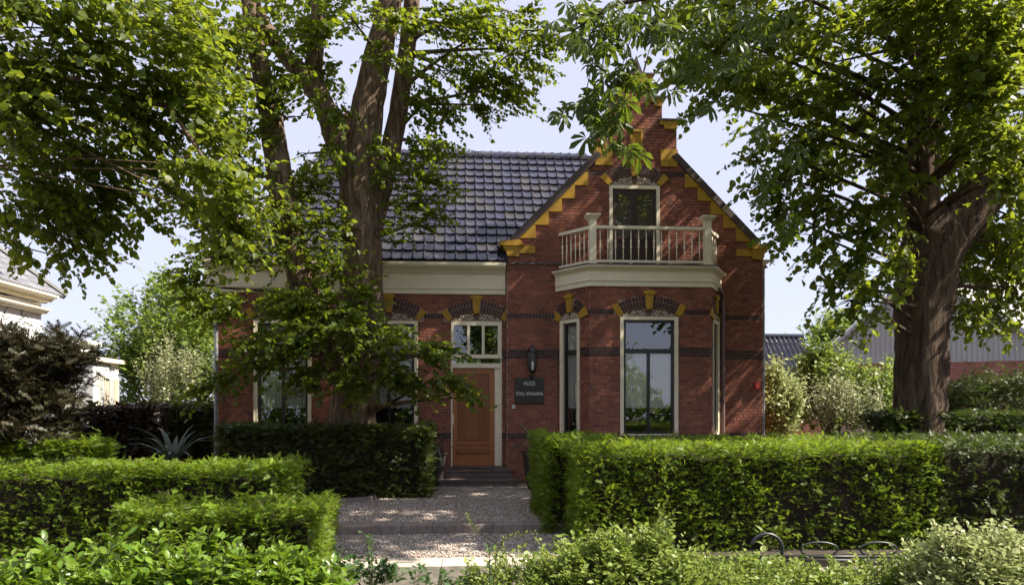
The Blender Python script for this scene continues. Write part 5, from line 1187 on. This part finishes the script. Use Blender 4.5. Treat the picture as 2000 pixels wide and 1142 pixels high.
ex = thing('white_extension', 'low white flat-roofed extension with a shuttered window, behind the yew bush', 'building', (-12.4, 23.5, 0))
m = MB(); m.box(-16, -10.9, 22.6, 24.25, 0, 3.05); m.build('wall', M['rendered'], ex)
m = MB(); m.box(-16, -10.75, 22.45, 24.4, 3.05, 3.17); m.build('roof_edge', M['white'], ex)
m = MB(); m.box(-16, -11.6, 23, 24.2, 3.17, 3.62); m.box(-16, -11.45, 22.9, 24.3, 3.62, 3.72); m.build('roof_step', M['rendered'], ex)
m = MB(); m.box(-10.9, -10.86, 22.85, 24.1, 1.5, 2.6); wn = m.build('window', M['white'], ex)
for i in range(4): m = MB(); m.box(-10.86, -10.84, 22.9+i*.30, 23.17+i*.30, 1.55, 2.55); m.build('shutter', M['stucco'] if i % 2 else M['corr'], wn)
# brown fence between the gardens
fe = thing('board_fence', 'brown board fence behind the coppery hedge, left', 'fence', (-9.0, 17.3, 0))
fx = [px(118, 797, 15.6).x+.17*i for i in range(9)]
for i, x in enumerate(fx): m = MB(); m.box(x, x+.155, 17.15 if i else 15.6, 17.18 if i else 15.7, 0, 1.72+.01*(i % 3)); m.build('board', M['fencewood'], fe)
m = MB(); m.box(px(110, 797, 15.5).x, px(126, 797, 15.5).x, 15.4, 15.58, 0, 1.70); m.build('post', M['fencewood'], fe)

# tiled outbuilding right of the house
ob = thing('tiled_outbuilding', 'low building with shiny blue-black pantile roof right of the house', 'building', (11.5, 31, 0))
xa, xb = xat(1440, 30), xat(1610, 30); zr_ = px(1520, 657, 31.8).z; ze = 2.65
m = MB(); m.box(xa, xb, 30.2, 34, 0, ze); m.build('wall', M['brick'], ob)
m = MB(); nc = int((xb-xa)/.215); vv = []; rows = 6
for j in range(rows):
    for e in (0, 1):
        f = (j+e)/rows; y = 30.0+(1.9)*f; z = ze+(zr_-ze)*f+(.05 if e == 0 else .0)
        for i in range(nc*6+1):
            ph = (i % 6)/6; h = (.055*math.cos(2*math.pi*ph)) ; vv.append((xa+.215*i/6, y, z+h))
W_ = nc*6+1
m.add(vv, [(r_*W_+i, r_*W_+i+1, (r_+1)*W_+i+1, (r_+1)*W_+i) for r_ in range(rows*2-1) for i in range(W_-1)]); m.build('roof', M['pantile'], ob)
m = MB(); m.tube([(xa, 31.95, zr_+.03), (xb, 31.95, zr_+.03)], .11, 8); m.build('ridge', M['pantile'], ob)

# corrugated barn
bn = thing('corrugated_barn', 'grey corrugated barn with pale brick base behind the thick trunk', 'barn', (18, 33, 0))
an = math.radians(21); O_ = px(1792, 797, 33); BF = frame(O_.x, O_.y, math.cos(an), -math.sin(an)); bx = Vector((math.cos(an), -math.sin(an), 0)); bn_ = Vector((math.sin(an), math.cos(an), 0))
def pw(x, y):
    """surveyed position on the turned gable wall, as (along, height)"""
    u = (x-1000)/FPX; v = (797-y)/FPX; d = Vector((ST+u*CT, CT-u*ST, 0)); t = Vector((O_.x, O_.y, 0)).dot(bn_)/d.dot(bn_); p = d*t
    return (p-Vector((O_.x, O_.y, 0))).dot(bx), EYE+t*v
pL, pA, pR = pw(1618, 684), pw(1792, 535), pw(2010, 655); zlow = pw(1745, 708)[1]
def gtop(x):
    if x < pA[0]: return pL[1]+(pA[1]-pL[1])*(x-pL[0])/(pA[0]-pL[0])
    return pA[1]+(pR[1]-pA[1])*(x-pA[0])/(pR[0]-pA[0])
m = MB(BF); vv = []; x = pL[0]; xe = pR[0]+1.5
while x < xe:
    for dx, dy in ((0, 0), (.09, 0), (.115, .04), (.185, .04)):
        q = x+dx; vv += [(q, dy, zlow), (q, dy, max(zlow+.01, gtop(q)-.05))]
    x += .21
m.add(vv, [(2*i, 2*i+2, 2*i+3, 2*i+1) for i in range(len(vv)//2-1)]); m.build('cladding', M['corr'], bn)
m = MB(BF); m.prism([(pL[0]-.1, pL[1]-.12), (pA[0], pA[1]-.08), (pA[0], pA[1]+.12), (pL[0]-.25, pL[1]-.06)], -.25, 8); m.prism([(pA[0], pA[1]-.08), (xe, gtop(xe)-.12), (xe, gtop(xe)+.12), (pA[0], pA[1]+.12)], -.25, 8); m.build('verge', M['corr'], bn)
m = MB(BF); m.box(pL[0]+.1, xe, .06, .4, 0, zlow); m.build('wall', M['mortar'], bn)
bb = MB(BF)
for r_ in range(int((zlow-1.0)/.075)):
    z = zlow-.075*(r_+1); x = pL[0]+.1+(.12 if r_ % 2 else 0)
    while x < xe: bb.add([(x, .03, z), (x+.228, .03, z), (x+.228, .03, z+.064), (x, .03, z+.064), (x, .07, z+.064), (x+.228, .07, z+.064)], [(0, 1, 2, 3), (3, 2, 5, 4)]); x += .24
bb.build('brickwork', M['pinkbrick'], bn, kind='stuff')
m = MB(); vv = []; p0 = px(1880, 545, 41); W_ = 0; nrib = 60
for (Yy, Zz) in ((40, px(1900, 690, 40).z), (46, px(1900, 520, 46).z)):
    for i in range(nrib*4+1): vv.append((p0.x+.3*i/4, Yy, Zz+(.05 if i % 4 in (1, 2) else 0)))
W_ = nrib*4+1; m.add(vv, [(i, i+1, W_+i+1, W_+i) for i in range(W_-1)]); m.build('roof', M['corr_roof'], bn)

# invented trees behind the camera, added for the window panes to mirror
for (X, Yy, h, r_, lab, sd) in ((1.5, -17, 13, 1.3, 'unseen tall narrow poplar, added to be mirrored in the bay window', 81), (-9, -15, 8, 3.4, 'unseen broad tree, added for the left windows to mirror', 82), (4.5, -13, 5.2, 1.9, 'unseen bushy young tree, added for the bay window to mirror', 84), (9, -22, 6.5, 3.2, 'unseen round tree, added beyond the poplar for the panes to mirror', 83)):
    n = 7; bl = [((X+.2*math.sin(i), Yy, h*(.25+.7*i/n)), (r_*math.sin(math.pi*(.2+.75*i/n))+.2,)*2+(h*.12,), 60) for i in range(n)]
    bush('added_tree', lab, 'tree', bl, LF['garden'], .30, sd, T_LEAF4, Vector((X, Yy, -.36)), 8, .09, L=.9)

rn = np.random.default_rng(90); n = 14000; X = rn.uniform(-60, 60, n); top = 5.5+1.8*np.sin(X*.21)+1.3*np.sin(X*.57+1)+.8*np.sin(X*1.3)
P = np.stack([X, -34+rn.normal(size=n)*1.4, -.3+top*rn.random(n)**.8], 1); g_ = Geo(); g_.leaves(P, rn.normal(size=(n, 3)), A((0, 0, .5))+rn.normal(size=(n, 3)), rn.uniform(.5, 1.0, n), T_LEAF4)
tag(g_.build('added_treeline', [LF['garden']]), kind='stuff')  # unseen treeline added behind the camera to darken the pane reflections
